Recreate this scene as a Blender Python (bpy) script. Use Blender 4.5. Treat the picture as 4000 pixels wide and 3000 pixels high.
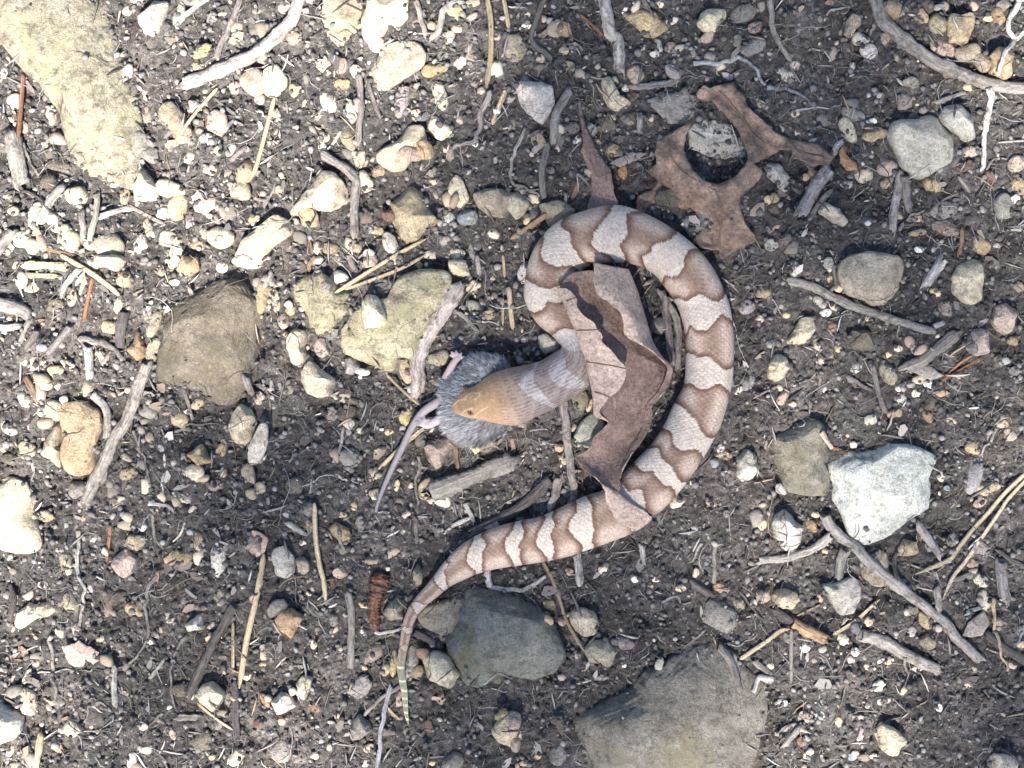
import bpy, bmesh, math, random
import numpy as np
from mathutils import Vector
from mathutils.geometry import delaunay_2d_cdt

# ------------------------------------------------------------------ camera, sky, sun, exposure
for o in list(bpy.data.objects):
    bpy.data.objects.remove(o)
scene = bpy.context.scene
COL = scene.collection
FRAME = 0.36            # metres of ground across the picture
CAMH = 0.62             # camera height above the ground
cam_d = bpy.data.cameras.new('camera')
cam = bpy.data.objects.new('camera', cam_d)
COL.objects.link(cam)
cam.location = (0, 0, CAMH)
cam_d.sensor_fit = 'HORIZONTAL'
cam_d.angle = 2 * math.atan(FRAME / 2 / CAMH)
cam_d.clip_start = 0.02
cam_d.clip_end = 200
scene.camera = cam

SUN_EL = math.radians(53)
SUN_AZ = math.radians(-97)          # direction towards the sun, from +x counter-clockwise
sun_dir = Vector((math.cos(SUN_EL) * math.cos(SUN_AZ), math.cos(SUN_EL) * math.sin(SUN_AZ), math.sin(SUN_EL)))
world = bpy.data.worlds.new('World')
scene.world = world
world.use_nodes = True
wn = world.node_tree
sky = wn.nodes.new('ShaderNodeTexSky')
sky.sky_type = 'NISHITA'
sky.sun_disc = False
sky.sun_elevation = SUN_EL
sky.sun_rotation = math.radians(90) - SUN_AZ
wn.nodes['Background'].inputs['Strength'].default_value = 0.062
wn.links.new(sky.outputs['Color'], wn.nodes['Background'].inputs['Color'])
sun_d = bpy.data.lights.new('sun', 'SUN')
sun_d.energy = 4.0
sun_d.angle = math.radians(0.55)
sun_d.color = (1.0, 0.93, 0.84)
sun = bpy.data.objects.new('sun', sun_d)
COL.objects.link(sun)
sun.rotation_euler = sun_dir.to_track_quat('Z', 'Y').to_euler()
sun.location = sun_dir * 8
scene.view_settings.view_transform = 'Standard'
scene.view_settings.look = 'None'
scene.view_settings.gamma = 1
scene.view_settings.use_curve_mapping = False
scene.view_settings.exposure = 2.12
scene.render.engine = 'CYCLES'

# ------------------------------------------------------------------ helpers
rng = np.random.default_rng(11)
random.seed(5)
K = FRAME / 4000.0

def W(px, py, z=0.0):
    """source pixel (4000 x 3000) of something at height z -> world x, y"""
    k = K * (CAMH - z) / CAMH
    return (px - 2000) * k, (1500 - py) * k

TF = 1000 / 1659.0
TILES = {'T%d%d' % (i, j): (i * 1000, j * 1000, TF) for i in range(4) for j in range(3)}
VF = 900 / 2212.0
TILES.update(A=(1450, 1300, VF), B=(2000, 780, VF), C=(2100, 1350, VF), D=(1700, 1850, VF),
             E=(1400, 2200, 600 / 1422.0), F=(2200, 250, 1100 / 2212.0))

def S(tile, pts):
    ox, oy, f = TILES[tile]
    a = np.asarray(pts, float)
    return np.stack([ox + a[..., 0] * f, oy + a[..., 1] * f], -1)

def tag(o, label=None, cat=None, group=None, kind=None):
    if label: o['label'] = label
    if cat: o['category'] = cat
    if group: o['group'] = group
    if kind: o['kind'] = kind
    return o

def mesh_obj(name, verts, faces, mat, parent=None, smooth=True, loc=(0, 0, 0), uvs=None, cols=None):
    me = bpy.data.meshes.new(name)
    v = np.asarray(verts, float) - np.asarray(loc, float)
    me.from_pydata(v.tolist(), [], [list(f) for f in faces] if not isinstance(faces, np.ndarray) else faces.tolist())
    if smooth:
        me.polygons.foreach_set('use_smooth', np.ones(len(me.polygons), bool))
    if cols is not None:
        ca = me.color_attributes.new('Col', 'FLOAT_COLOR', 'POINT')
        c4 = np.ones((len(v), 4), np.float32); c4[:, :3] = cols
        ca.data.foreach_set('color', c4.ravel())
    if uvs is not None:
        ul = me.uv_layers.new(name='UVMap')
        vi = np.empty(len(me.loops), np.int32); me.loops.foreach_get('vertex_index', vi)
        ul.data.foreach_set('uv', np.asarray(uvs, np.float32)[vi].ravel())
    for m in (mat if isinstance(mat, (list, tuple)) else [mat]):
        me.materials.append(m)
    o = bpy.data.objects.new(name, me)
    o.location = loc
    COL.objects.link(o)
    if parent is not None:
        o.parent = parent
        o.location = np.asarray(loc, float) - np.asarray(parent.location)
    me.update()
    return o

def catmull(P, n, closed=False):
    P = np.asarray(P, float)
    if len(P) == 2:
        t = np.linspace(0, 1, n)[:, None]
        return P[0] * (1 - t) + P[1] * t
    d = np.r_[0, np.cumsum(np.linalg.norm(np.diff(P[:, :2], axis=0), axis=1) + 1e-9)]
    t = np.linspace(0, d[-1], n)
    i = np.clip(np.searchsorted(d, t, side='right') - 1, 0, len(P) - 2)
    u = ((t - d[i]) / (d[i + 1] - d[i]))[:, None]
    p0 = P[np.maximum(i - 1, 0)]; p1 = P[i]; p2 = P[i + 1]; p3 = P[np.minimum(i + 2, len(P) - 1)]
    return 0.5 * (2 * p1 + (p2 - p0) * u + (2 * p0 - 5 * p1 + 4 * p2 - p3) * u * u + (3 * p1 - p0 - 3 * p2 + p3) * u ** 3)

def smooth1(a, w):
    if w < 2: return a
    k = np.hanning(w + 2)[1:-1]; k /= k.sum()
    p = np.pad(a, [(w // 2, w - 1 - w // 2)] + [(0, 0)] * (a.ndim - 1), mode='edge')
    if a.ndim == 1: return np.convolve(p, k, 'valid')
    return np.stack([np.convolve(p[:, j], k, 'valid') for j in range(a.shape[1])], 1)

def tube(path, rad, sides=7, flat=1.0, jitter=0.0, cap=True):
    """swept tube; returns verts, faces, uv per vertex"""
    path = np.asarray(path, float); n = len(path)
    rad = np.broadcast_to(np.asarray(rad, float), (n,))
    tan = np.gradient(path, axis=0); tan /= np.linalg.norm(tan, axis=1)[:, None] + 1e-12
    side = np.stack([-tan[:, 1], tan[:, 0], np.zeros(n)], 1)
    side /= np.linalg.norm(side, axis=1)[:, None] + 1e-9
    up = np.cross(tan, side)
    up *= np.sign(up[:, 2:3] + 1e-9)
    a = np.arange(sides) * 2 * math.pi / sides
    r = rad[:, None] * (1 + jitter * rng.standard_normal((n, sides)))
    v = path[:, None] + side[:, None] * (r * np.cos(a))[..., None] + up[:, None] * (r * flat * np.sin(a))[..., None]
    s = np.r_[0, np.cumsum(np.linalg.norm(np.diff(path, axis=0), axis=1))]
    uv = np.stack([np.repeat(s, sides), np.tile(np.arange(sides) / sides, n)], 1)
    v = v.reshape(-1, 3)
    i = np.arange(n - 1)[:, None] * sides; j = np.arange(sides)[None]; j2 = (j + 1) % sides
    f = np.stack([i + j, i + j2, i + sides + j2, i + sides + j], -1).reshape(-1, 4).tolist()
    if cap:
        f.append(list(range(sides))[::-1]); f.append(list(range((n - 1) * sides, n * sides)))
    return v, f, uv

def ico(sub):
    bm = bmesh.new(); bmesh.ops.create_icosphere(bm, subdivisions=sub, radius=1)
    v = np.array([x.co[:] for x in bm.verts]); f = np.array([[q.index for q in p.verts] for p in bm.faces]); bm.free()
    return v / np.linalg.norm(v, axis=1)[:, None], f
ICO = {s: ico(s) for s in (1, 2, 3, 4, 5, 6)}

# ------------------------------------------------------------------ materials
class NT:
    def __init__(self, name):
        self.m = bpy.data.materials.new(name); self.m.use_nodes = True
        self.t = self.m.node_tree; self.b = self.t.nodes['Principled BSDF']
    def n(self, kind, **kw):
        x = self.t.nodes.new('ShaderNode' + kind)
        for k, v in kw.items():
            if k.startswith('i_'): x.inputs[int(k[2:]) if k[2:].isdigit() else k[2:].replace('_', ' ')].default_value = v
            else: setattr(x, k, v)
        return x
    def l(self, a, b): self.t.links.new(a, b)
    def noise(self, vec, scale, detail=4, rough=0.6, out='Fac'):
        x = self.n('TexNoise', i_Scale=scale, i_Detail=detail, i_Roughness=rough)
        self.l(vec, x.inputs['Vector']); return x.outputs[out]
    def ramp(self, fac, stops):
        x = self.n('ValToRGB'); e = x.color_ramp.elements
        while len(e) < len(stops): e.new(0.5)
        for q, (p, c) in zip(e, stops):
            q.position = p; q.color = (c, c, c, 1) if not hasattr(c, '__len__') else (*c, 1)
        self.l(fac, x.inputs[0]); return x.outputs[0]
    def mix(self, fac, a, b, mode='MIX'):
        x = self.n('MixRGB', blend_type=mode)
        for s, v in zip(x.inputs, (fac, a, b)):
            if isinstance(v, (int, float)): s.default_value = v
            elif isinstance(v, tuple): s.default_value = (*v, 1)
            else: self.l(v, s)
        return x.outputs[0]
    def bump(self, h, strength, dist, prev=None):
        x = self.n('Bump', i_Strength=strength, i_Distance=dist); self.l(h, x.inputs['Height'])
        if prev is not None: self.l(prev, x.inputs['Normal'])
        return x.outputs[0]
    def done(self, col, rough=0.85, nrm=None, spec=0.25):
        if isinstance(col, tuple): self.b.inputs['Base Color'].default_value = (*col, 1)
        else: self.l(col, self.b.inputs['Base Color'])
        if isinstance(rough, float): self.b.inputs['Roughness'].default_value = rough
        else: self.l(rough, self.b.inputs['Roughness'])
        self.b.inputs['Specular IOR Level'].default_value = spec
        if nrm is not None: self.l(nrm, self.b.inputs['Normal'])
        return self.m

def obj_vec(t):
    """object coordinates shifted by a random amount per object"""
    tc = t.n('TexCoord'); oi = t.n('ObjectInfo')
    mu = t.n('Math', operation='MULTIPLY', i_1=7.0); t.l(oi.outputs['Random'], mu.inputs[0])
    va = t.n('VectorMath', operation='ADD'); t.l(tc.outputs['Object'], va.inputs[0]); t.l(mu.outputs[0], va.inputs[1])
    return va.outputs[0], oi.outputs['Color']

def stone_material(name, lichen=None, soil=0.45, stripes=False):
    t = NT(name); v, c = obj_vec(t)
    big = t.ramp(t.noise(v, 160, 6, 0.65), [(0.3, 0.6), (0.5, 1.04), (0.7, 1.28)])
    fine = t.ramp(t.noise(v, 1000, 5, 0.8), [(0.32, 0.5), (0.5, 1.04), (0.68, 1.36)])
    col = t.mix(1.0, c, big, 'MULTIPLY'); col = t.mix(1.0, col, fine, 'MULTIPLY')
    warm = t.ramp(t.noise(v, 70, 3, 0.5), [(0.35, 0.0), (0.7, 1.0)])
    wf = t.n('Math', operation='MULTIPLY', i_1=0.35); t.l(warm, wf.inputs[0])
    col = t.mix(wf.outputs[0], col, t.mix(1.0, col, (1.06, 0.95, 0.80), 'MULTIPLY'))
    if lichen:
        for (lc, sc, lo, hi) in lichen:
            m = t.ramp(t.noise(v, sc, 7, 0.7), [(lo, 0.0), (hi, 1.0)])
            col = t.mix(m, col, lc)
    pits = t.n('TexVoronoi', i_Scale=1900.0); t.l(v, pits.inputs['Vector'])
    pm = t.ramp(pits.outputs['Distance'], [(0.05, 1.0), (0.22, 0.0)])
    pn = t.ramp(t.noise(v, 330, 2), [(0.52, 0.0), (0.66, 0.5)])
    pf = t.n('Math', operation='MULTIPLY'); t.l(pm, pf.inputs[0]); t.l(pn, pf.inputs[1])
    col = t.mix(pf.outputs[0], col, (0.05, 0.043, 0.036))
    dirt = t.ramp(t.noise(v, 260, 8, 0.75), [(0.52, 0.0), (0.64, soil)])
    col = t.mix(dirt, col, (0.10, 0.088, 0.078))
    h = t.noise(v, 380, 10, 0.78)
    nb = t.bump(h, 1.0, 0.0022)
    nb = t.bump(t.noise(v, 1900, 3, 0.6), 0.8, 0.0006, nb)
    return t.done(col, 0.9, nb, 0.2)

MAT_STONE = stone_material('pebble_stone', soil=0.42)
MAT_LICHEN = stone_material('lichen_rock', lichen=[((0.36, 0.345, 0.22), 60, 0.48, 0.62), ((0.50, 0.50, 0.42), 110, 0.58, 0.68), ((0.20, 0.18, 0.12), 200, 0.55, 0.66)], soil=0.8)
MAT_MOSS = stone_material('mossy_rock', lichen=[((0.15, 0.135, 0.10), 60, 0.47, 0.62), ((0.34, 0.40, 0.27), 42, 0.64, 0.72), ((0.20, 0.165, 0.11), 150, 0.5, 0.65), ((0.30, 0.27, 0.20), 300, 0.58, 0.7)], soil=0.7)
MAT_SLATE = stone_material('slate_rock', lichen=[((0.24, 0.215, 0.145), 50, 0.5, 0.66), ((0.36, 0.35, 0.31), 140, 0.56, 0.7), ((0.13, 0.12, 0.10), 190, 0.55, 0.66)], soil=0.55)

def ground_material():
    t = NT('dry_forest_soil'); tc = t.n('TexCoord'); v = tc.outputs['Object']
    a = t.noise(v, 55, 6, 0.65); b = t.noise(v, 420, 8, 0.75); c = t.noise(v, 2100, 4, 0.7)
    col = t.ramp(b, [(0.34, (0.055, 0.0515, 0.049)), (0.48, (0.118, 0.111, 0.106)), (0.6, (0.19, 0.18, 0.172)), (0.74, (0.30, 0.286, 0.275))])
    col = t.mix(0.9, col, t.ramp(a, [(0.32, 0.6), (0.52, 1.0), (0.68, 1.55)]), 'MULTIPLY')
    dm = t.ramp(t.noise(v, 16, 3, 0.5), [(0.46, 0.0), (0.62, 0.65)])
    col = t.mix(dm, col, t.mix(1.0, col, (1.55, 1.45, 1.4), 'MULTIPLY'))
    col = t.mix(0.9, col, t.ramp(c, [(0.3, 0.5), (0.52, 1.0), (0.72, 1.6)]), 'MULTIPLY')
    sp = t.n('TexVoronoi', i_Scale=700.0); t.l(v, sp.inputs['Vector'])
    sm = t.ramp(sp.outputs['Distance'], [(0.10, 1.0), (0.2, 0.0)])
    sn = t.ramp(t.noise(v, 900, 1), [(0.55, 0.0), (0.6, 1.0)])
    sf = t.n('Math', operation='MULTIPLY'); t.l(sm, sf.inputs[0]); t.l(sn, sf.inputs[1])
    col = t.mix(sf.outputs[0], col, t.mix(0.5, (0.38, 0.33, 0.26), sp.outputs['Color'], 'MULTIPLY'))
    nb = t.bump(b, 1.0, 0.0032)
    nb = t.bump(c, 0.9, 0.0008, nb)
    return t.done(col, 0.95, nb, 0.15)
MAT_SOIL = ground_material()

def vcol_material(name, bump_scale=1800, rough=0.85, var=0.5, spec=0.2, bstr=0.5):
    t = NT(name); at = t.n('Attribute', attribute_name='Col'); tc = t.n('TexCoord'); v = tc.outputs['Object']
    col = t.mix(var, at.outputs['Color'], t.ramp(t.noise(v, bump_scale, 4, 0.65), [(0.3, 0.5), (0.5, 1.0), (0.7, 1.4)]), 'MULTIPLY')
    return t.done(col, rough, t.bump(t.noise(v, bump_scale, 5, 0.7), bstr, 0.0004), spec)
MAT_BITS = vcol_material('soil_litter', 1500)
MAT_FUR = vcol_material('mouse_fur', 3000, 0.75, 0.35)
MAT_MOUSE = vcol_material('mouse_skin', 1400, 0.65, 0.35, 0.3, 0.35)

def twig_material(name, stretch=1.0, soil=0.7):
    t = NT(name); uvn = t.n('UVMap'); oi = t.n('ObjectInfo')
    mp = t.n('Mapping'); mp.inputs['Scale'].default_value = (150 * stretch, 11, 1); t.l(uvn.outputs[0], mp.inputs['Vector'])
    ad = t.n('VectorMath', operation='ADD'); mu = t.n('Math', operation='MULTIPLY', i_1=91.0)
    t.l(oi.outputs['Random'], mu.inputs[0]); t.l(mp.outputs[0], ad.inputs[0]); t.l(mu.outputs[0], ad.inputs[1])
    v = ad.outputs[0]
    n1 = t.noise(v, 1.0, 6, 0.7); tc = t.n('TexCoord'); n2 = t.noise(tc.outputs['Object'], 1100, 5, 0.7)
    col = t.mix(0.9, oi.outputs['Color'], t.ramp(n1, [(0.34, 0.4), (0.5, 1.0), (0.66, 1.45)]), 'MULTIPLY')
    col = t.mix(0.7, col, t.ramp(n2, [(0.33, 0.55), (0.5, 1.0), (0.66, 1.3)]), 'MULTIPLY')
    dirt = t.ramp(t.noise(tc.outputs['Object'], 240, 6, 0.7), [(0.52, 0.0), (0.64, soil)])
    col = t.mix(dirt, col, (0.085, 0.075, 0.068))
    nb = t.bump(n1, 1.0, 0.0014); nb = t.bump(n2, 0.6, 0.0005, nb)
    return t.done(col, 0.85, nb, 0.2)
MAT_TWIG = twig_material('dry_twig')
MAT_WOOD = twig_material('weathered_wood', 0.35)
MAT_NEEDLE = twig_material('dry_needle', 0.12, 0.15)

def leaf_material(name, base, dark, light, bscale=500, rough=0.7, spots=0.4):
    t = NT(name); tc = t.n('TexCoord'); v = tc.outputs['Object']
    a = t.noise(v, 130, 6, 0.65); b = t.noise(v, 900, 5, 0.7)
    col = t.ramp(a, [(0.3, dark), (0.5, base), (0.72, light)])
    col = t.mix(0.9, col, t.ramp(b, [(0.33, 0.5), (0.5, 1.0), (0.68, 1.35)]), 'MULTIPLY')
    vo = t.n('TexVoronoi', i_Scale=620.0, feature='DISTANCE_TO_EDGE'); t.l(v, vo.inputs['Vector'])
    ve = t.ramp(vo.outputs['Distance'], [(0.0, 1.0), (0.06, 0.0)])
    vf = t.n('Math', operation='MULTIPLY', i_1=spots); t.l(ve, vf.inputs[0])
    col = t.mix(vf.outputs[0], col, t.mix(1.0, col, (0.5, 0.42, 0.38), 'MULTIPLY'))
    nb = t.bump(t.noise(v, bscale, 6, 0.65), 0.8, 0.0014)
    nb = t.bump(b, 0.6, 0.0005, nb)
    m = t.done(col, rough, nb, 0.3)
    return m
# ------------------------------------------------------------------ what lies on the ground, read off the photograph tile by tile
# pebbles: centre x, y, length, width, angle, colour code (tile pixels)
PEB = {
'T00': [(1160,90,180,80,80,'C'),(1310,330,140,80,35,'Y'),(490,1270,150,140,0,'C'),(1090,1220,210,120,-12,'C'),(1150,1340,200,130,70,'T'),
 (1400,790,190,135,90,'P'),(1350,905,110,80,-20,'W'),(1130,790,330,180,-55,'L'),(330,990,110,90,0,'D'),(380,1070,170,80,-10,'D'),(300,1180,140,110,60,'D'),
 (225,1390,200,110,70,'W'),(800,1270,110,70,80,'T'),(370,1480,65,60,0,'C'),(440,1550,175,150,-60,'C'),(140,1550,130,120,0,'C'),(205,1600,120,100,-50,'C'),
 (590,1590,80,80,0,'P'),(700,1590,200,180,0,'L'),(900,1580,150,90,90,'W'),(960,1450,90,80,0,'T'),(1080,1540,130,110,40,'C'),(1130,1630,110,80,0,'C'),
 (1430,1540,190,140,-10,'C'),(1280,1580,110,110,0,'T'),(1365,1105,95,65,0,'C'),(940,950,230,140,-60,'G'),(1100,945,60,40,0,'T'),(1580,1120,200,150,70,'T'),
 (1560,1240,140,130,0,'T'),(95,1370,80,60,0,'T'),(1300,830,120,60,80,'D'),(325,740,130,80,80,'P'),(80,1290,70,60,0,'D'),(1245,690,90,90,0,'P'),(30,480,80,50,90,'C'),
 (1300,430,130,60,0,'T'),(1410,980,70,70,0,'T'),(1640,1420,80,80,0,'Y'),(1640,530,190,170,0,'P'),(1520,560,90,90,0,'P')],
'T10': [(1130,460,130,90,0,'O'),(1200,440,100,60,20,'T'),(110,510,220,170,90,'C'),(435,430,105,100,0,'C'),(550,430,110,90,60,'P'),(655,470,110,80,-50,'C'),(560,545,120,70,0,'O'),
 (470,650,180,110,-60,'W'),(640,710,140,125,60,'C'),(945,650,220,100,80,'V'),(1195,620,200,110,-70,'C'),(1250,240,100,90,20,'C'),(1410,20,100,60,0,'C'),(1290,70,110,80,0,'Y'),
 (1190,830,190,135,-30,'C'),(1010,1000,165,105,-10,'P'),(1100,980,140,110,-60,'O'),(600,900,160,100,-70,'L'),(660,1010,150,120,-50,'C'),(700,1170,150,105,-70,'C'),(790,1110,90,90,0,'T'),
 (340,1410,155,120,-40,'T'),(190,1510,90,70,0,'P'),(1310,1240,220,125,-75,'C'),(1245,1405,90,80,0,'W'),(1370,1400,140,120,10,'B'),(870,1580,175,95,-70,'W'),(860,1390,100,85,0,'R'),
 (700,1400,160,105,90,'D'),(780,1490,100,60,0,'T'),(1160,1170,80,50,0,'T'),(440,890,90,60,20,'C'),(430,950,65,60,0,'C'),(130,740,60,60,0,'P'),(1040,730,70,50,0,'T'),(1085,750,110,60,30,'B'),
 (140,1230,90,70,30,'P'),(250,570,110,90,80,'T'),(230,240,120,90,0,'L'),(1300,190,80,60,0,'Y'),(1020,590,110,70,60,'D'),(1420,930,50,50,0,'W'),(480,1610,130,80,0,'T'),(730,1640,80,50,0,'P'),
 (640,1600,90,80,0,'T'),(1300,1640,110,80,0,'C'),(990,350,60,50,0,'G')],
'T20': [(20,310,190,150,90,'L'),(330,180,120,110,0,'O'),(335,330,70,60,0,'T'),(370,430,80,70,-30,'Y'),(95,165,80,50,-10,'W'),(185,385,60,60,0,'P'),(795,40,75,50,90,'W'),(730,65,60,30,60,'W'),
 (960,20,80,50,0,'C'),(1500,90,170,120,20,'G'),(1570,180,90,80,0,'P'),(1260,250,110,70,30,'P'),(1560,310,190,100,30,'G'),(945,290,110,60,-60,'W'),(930,350,70,50,0,'W'),(1030,300,90,70,40,'P'),
 (1050,130,90,40,0,'W'),(800,480,125,110,60,'L'),(1045,465,120,90,-40,'V'),(740,570,65,55,0,'W'),(780,630,90,60,20,'R'),(755,770,110,80,0,'T'),(620,800,150,110,0,'D'),(655,975,110,80,-10,'Y'),
 (170,910,120,95,-70,'T'),(430,905,60,60,0,'W'),(385,825,110,90,0,'G'),(510,830,100,100,0,'G'),(40,1330,180,150,80,'L'),(100,1430,60,60,0,'Y'),(150,1390,110,105,0,'G'),(1620,690,90,50,-30,'L'),
 (1010,1290,160,150,0,'D'),(1650,1300,65,55,60,'Y'),(60,1230,90,60,0,'D')],
'T30': [(605,255,130,100,-20,'W'),(655,330,130,100,-20,'W'),(820,60,150,140,0,'T'),(1000,110,130,70,-70,'T'),(1110,150,140,130,60,'L'),(1130,300,190,120,-30,'P'),(1300,340,180,120,0,'L'),
 (1390,400,140,110,-60,'L'),(1500,100,130,90,-60,'O'),(1430,120,70,40,0,'T'),(1530,30,90,80,0,'G'),(1340,30,75,60,-60,'T'),(1100,50,80,40,20,'G'),(1040,40,90,90,0,'D'),(170,425,80,65,0,'P'),
 (120,480,170,90,-30,'W'),(770,230,110,90,70,'P'),(540,440,60,50,90,'T'),(925,540,110,90,0,'G'),(890,660,130,110,70,'G'),(1190,490,140,70,-30,'T'),(1290,570,70,50,-30,'Y'),(1310,985,120,80,10,'P'),
 (1620,1060,120,110,0,'P'),(1630,1210,150,110,100,'T'),(555,745,180,100,-20,'G'),(510,840,200,90,-55,'C'),(670,790,70,40,0,'W'),(165,740,65,55,0,'P'),(690,880,170,90,10,'T'),(620,1135,130,100,0,'C'),
 (770,1090,130,120,0,'P'),(770,1180,90,90,0,'P'),(30,1290,80,70,20,'Y'),(290,1130,90,80,70,'T'),(240,1150,60,50,0,'T'),(1080,1190,140,110,-20,'T'),(1150,1360,200,120,10,'G'),(1150,1480,210,100,-20,'P'),
 (960,1510,120,50,10,'Y'),(965,1420,60,50,0,'O'),(1390,1590,135,120,-40,'T'),(970,1620,80,50,20,'W'),(1280,1080,120,80,0,'R'),(1440,1150,140,90,20,'R'),(1540,1340,180,140,100,'G'),(1600,1290,65,60,0,'W'),
 (500,1190,110,60,-20,'W'),(40,1350,110,80,0,'D'),(45,1480,80,28,35,'O'),(100,1560,110,70,30,'D'),(20,1590,90,80,0,'W'),(1480,1590,60,40,0,'G')],
'T01': [(790,150,130,110,0,'T'),(1120,40,110,80,70,'C'),(1580,30,150,70,0,'C'),(1140,170,100,50,0,'C'),(1000,440,190,80,68,'L'),(985,610,175,90,75,'C'),(965,340,45,35,0,'C'),(1080,345,60,45,0,'C'),
 (290,595,80,50,0,'B'),(640,645,100,60,-70,'C'),(430,700,110,60,-10,'C'),(350,320,130,100,0,'D'),(280,825,125,110,90,'C'),(230,700,140,100,0,'P'),(760,320,120,60,80,'T'),(690,460,110,90,-30,'T'),
 (765,880,60,55,0,'R'),(360,740,110,80,0,'T'),(320,1000,180,150,0,'L'),(160,1260,150,120,0,'T'),(40,1120,130,80,-30,'W'),(60,1320,150,75,-10,'D'),(1610,1420,170,90,-80,'L'),(1275,960,100,70,40,'T'),
 (1210,1010,48,34,0,'C'),(1140,1060,150,110,-30,'T'),(1250,1410,150,130,0,'C'),(1435,1260,110,80,90,'T'),(1400,1490,110,70,0,'P'),(950,1000,140,110,0,'G'),(490,1520,130,120,0,'G'),(830,1410,130,80,20,'T'),
 (1170,1570,140,80,-20,'C'),(1450,1400,80,50,90,'O'),(470,270,120,60,80,'P'),(1640,1540,90,80,0,'L'),(690,870,90,70,0,'D'),(1330,1440,80,50,20,'T'),(120,170,70,50,0,'W'),(200,210,110,60,10,'P')],
'T11': [(45,250,250,100,85,'T'),(130,300,130,60,90,'T'),(175,420,110,90,70,'P'),(225,350,80,70,0,'T'),(535,140,145,95,-30,'W'),(460,215,90,90,0,'G'),(970,740,180,90,-70,'T'),(420,590,135,110,-80,'P'),
 (690,750,110,50,-10,'W'),(1400,195,130,85,10,'C'),(1520,370,100,80,40,'T'),(740,40,110,110,0,'P'),(900,30,120,50,10,'C'),(1180,660,150,120,0,'L'),(590,1020,140,90,20,'D'),(490,1030,90,85,0,'P'),
 (600,1090,80,70,0,'W'),(970,1050,110,95,60,'Y'),(860,1140,65,45,10,'Y'),(815,1125,32,22,0,'W'),(1420,1250,75,70,0,'Y'),(1500,1220,160,120,20,'L'),(250,1490,130,120,0,'D'),(600,1310,150,130,0,'G'),
 (770,1420,70,70,0,'Y'),(910,1490,80,42,80,'Y'),(1000,1490,42,40,0,'P'),(630,1620,70,50,90,'Y'),(770,1560,60,60,0,'W'),(30,1500,80,80,0,'C'),(20,920,90,70,90,'C'),(30,1220,280,110,75,'W'),
 (1110,1520,160,130,70,'T'),(1170,1575,200,120,-20,'W'),(340,1640,100,90,0,'G'),(380,30,70,60,0,'T'),(1050,60,60,50,0,'D'),(620,940,90,60,0,'D')],
'T21': [(80,110,150,90,80,'W'),(40,650,60,60,0,'B'),(100,610,70,50,0,'D'),(440,930,160,110,80,'L'),(500,960,100,38,70,'Y'),(950,450,110,110,0,'G'),(1525,330,110,100,0,'V'),(1605,410,60,55,0,'L'),
 (1640,230,120,100,0,'T'),(1175,1470,60,42,-10,'C'),(1385,1405,45,38,0,'C'),(1400,1290,80,70,0,'T'),(1350,1250,60,60,0,'W'),(1070,1590,110,80,30,'C'),(1310,1340,70,60,90,'B'),(310,1240,80,60,30,'O'),
 (1540,820,120,100,40,'V'),(1470,870,70,45,40,'W'),(340,1320,70,90,0,'C'),(1300,1600,90,70,0,'P')],
'T31': [(1590,550,80,70,0,'T'),(1630,200,80,70,0,'P'),(1150,340,120,80,-60,'P'),(1080,235,80,60,-30,'Y'),(390,50,90,80,0,'W'),(170,90,100,60,80,'W'),(340,300,110,70,-40,'W'),(420,320,90,50,-60,'P'),
 (375,370,80,60,0,'W'),(440,210,60,60,0,'T'),(400,150,60,50,0,'T'),(660,405,62,58,0,'Y'),(120,385,60,40,0,'Y'),(310,590,80,70,-30,'C'),(790,760,160,100,-60,'L'),(575,720,85,80,0,'W'),(855,855,56,50,0,'C'),
 (970,890,62,58,-20,'C'),(930,835,60,50,0,'G'),(980,810,52,48,0,'C'),(1050,830,75,60,-20,'W'),(870,930,90,70,-20,'W'),(1245,770,62,50,0,'O'),(780,640,60,50,0,'Y'),(845,600,60,50,0,'P'),(925,555,90,75,-40,'P'),
 (460,600,60,50,0,'T'),(420,460,70,60,0,'R'),(1140,890,100,50,0,'O'),(1050,1040,100,55,-60,'O'),(1200,1065,80,50,-10,'T'),(670,1060,90,75,0,'W'),(830,1020,110,70,0,'T'),(1140,1430,75,70,0,'C'),(1170,1505,50,40,0,'B'),
 (85,1510,90,70,-50,'W'),(1340,1240,120,90,-30,'Y'),(1570,1160,100,85,-40,'P'),(1340,1430,240,120,75,'V'),(1430,1510,170,100,10,'T'),(1520,1090,80,60,0,'T'),(1610,750,100,80,0,'G'),(100,920,100,75,50,'P'),
 (160,960,50,40,0,'T'),(20,570,70,60,0,'G'),(1300,600,80,70,0,'G'),(1490,680,80,90,0,'D'),(1380,1600,90,60,20,'P'),(350,680,60,50,0,'P'),(1080,960,120,100,0,'D'),(1530,680,60,50,0,'G')],
'T02': [(170,1240,195,125,-75,'C'),(440,1410,150,120,-30,'C'),(160,1080,120,50,70,'C'),(410,330,120,100,-50,'L'),(1140,310,195,105,0,'Y'),(1280,190,140,80,-78,'P'),(1405,330,255,105,88,'W'),(1630,220,150,120,80,'P'),
 (730,550,160,130,0,'D'),(860,650,150,100,-40,'Y'),(685,640,100,60,90,'P'),(1430,560,130,115,0,'L'),(1120,1440,75,50,-75,'T'),(1525,1600,155,90,50,'C'),(1440,1310,80,60,0,'D'),(430,600,150,110,-60,'L'),
 (580,500,60,50,0,'P'),(640,830,60,50,30,'T'),(1290,1500,180,150,60,'D'),(60,1550,90,50,60,'P'),(340,1520,130,80,-60,'T'),(840,1620,110,70,80,'W'),(970,850,60,50,0,'W'),(5,1020,70,50,-30,'C'),(310,1245,75,42,0,'T'),
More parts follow.
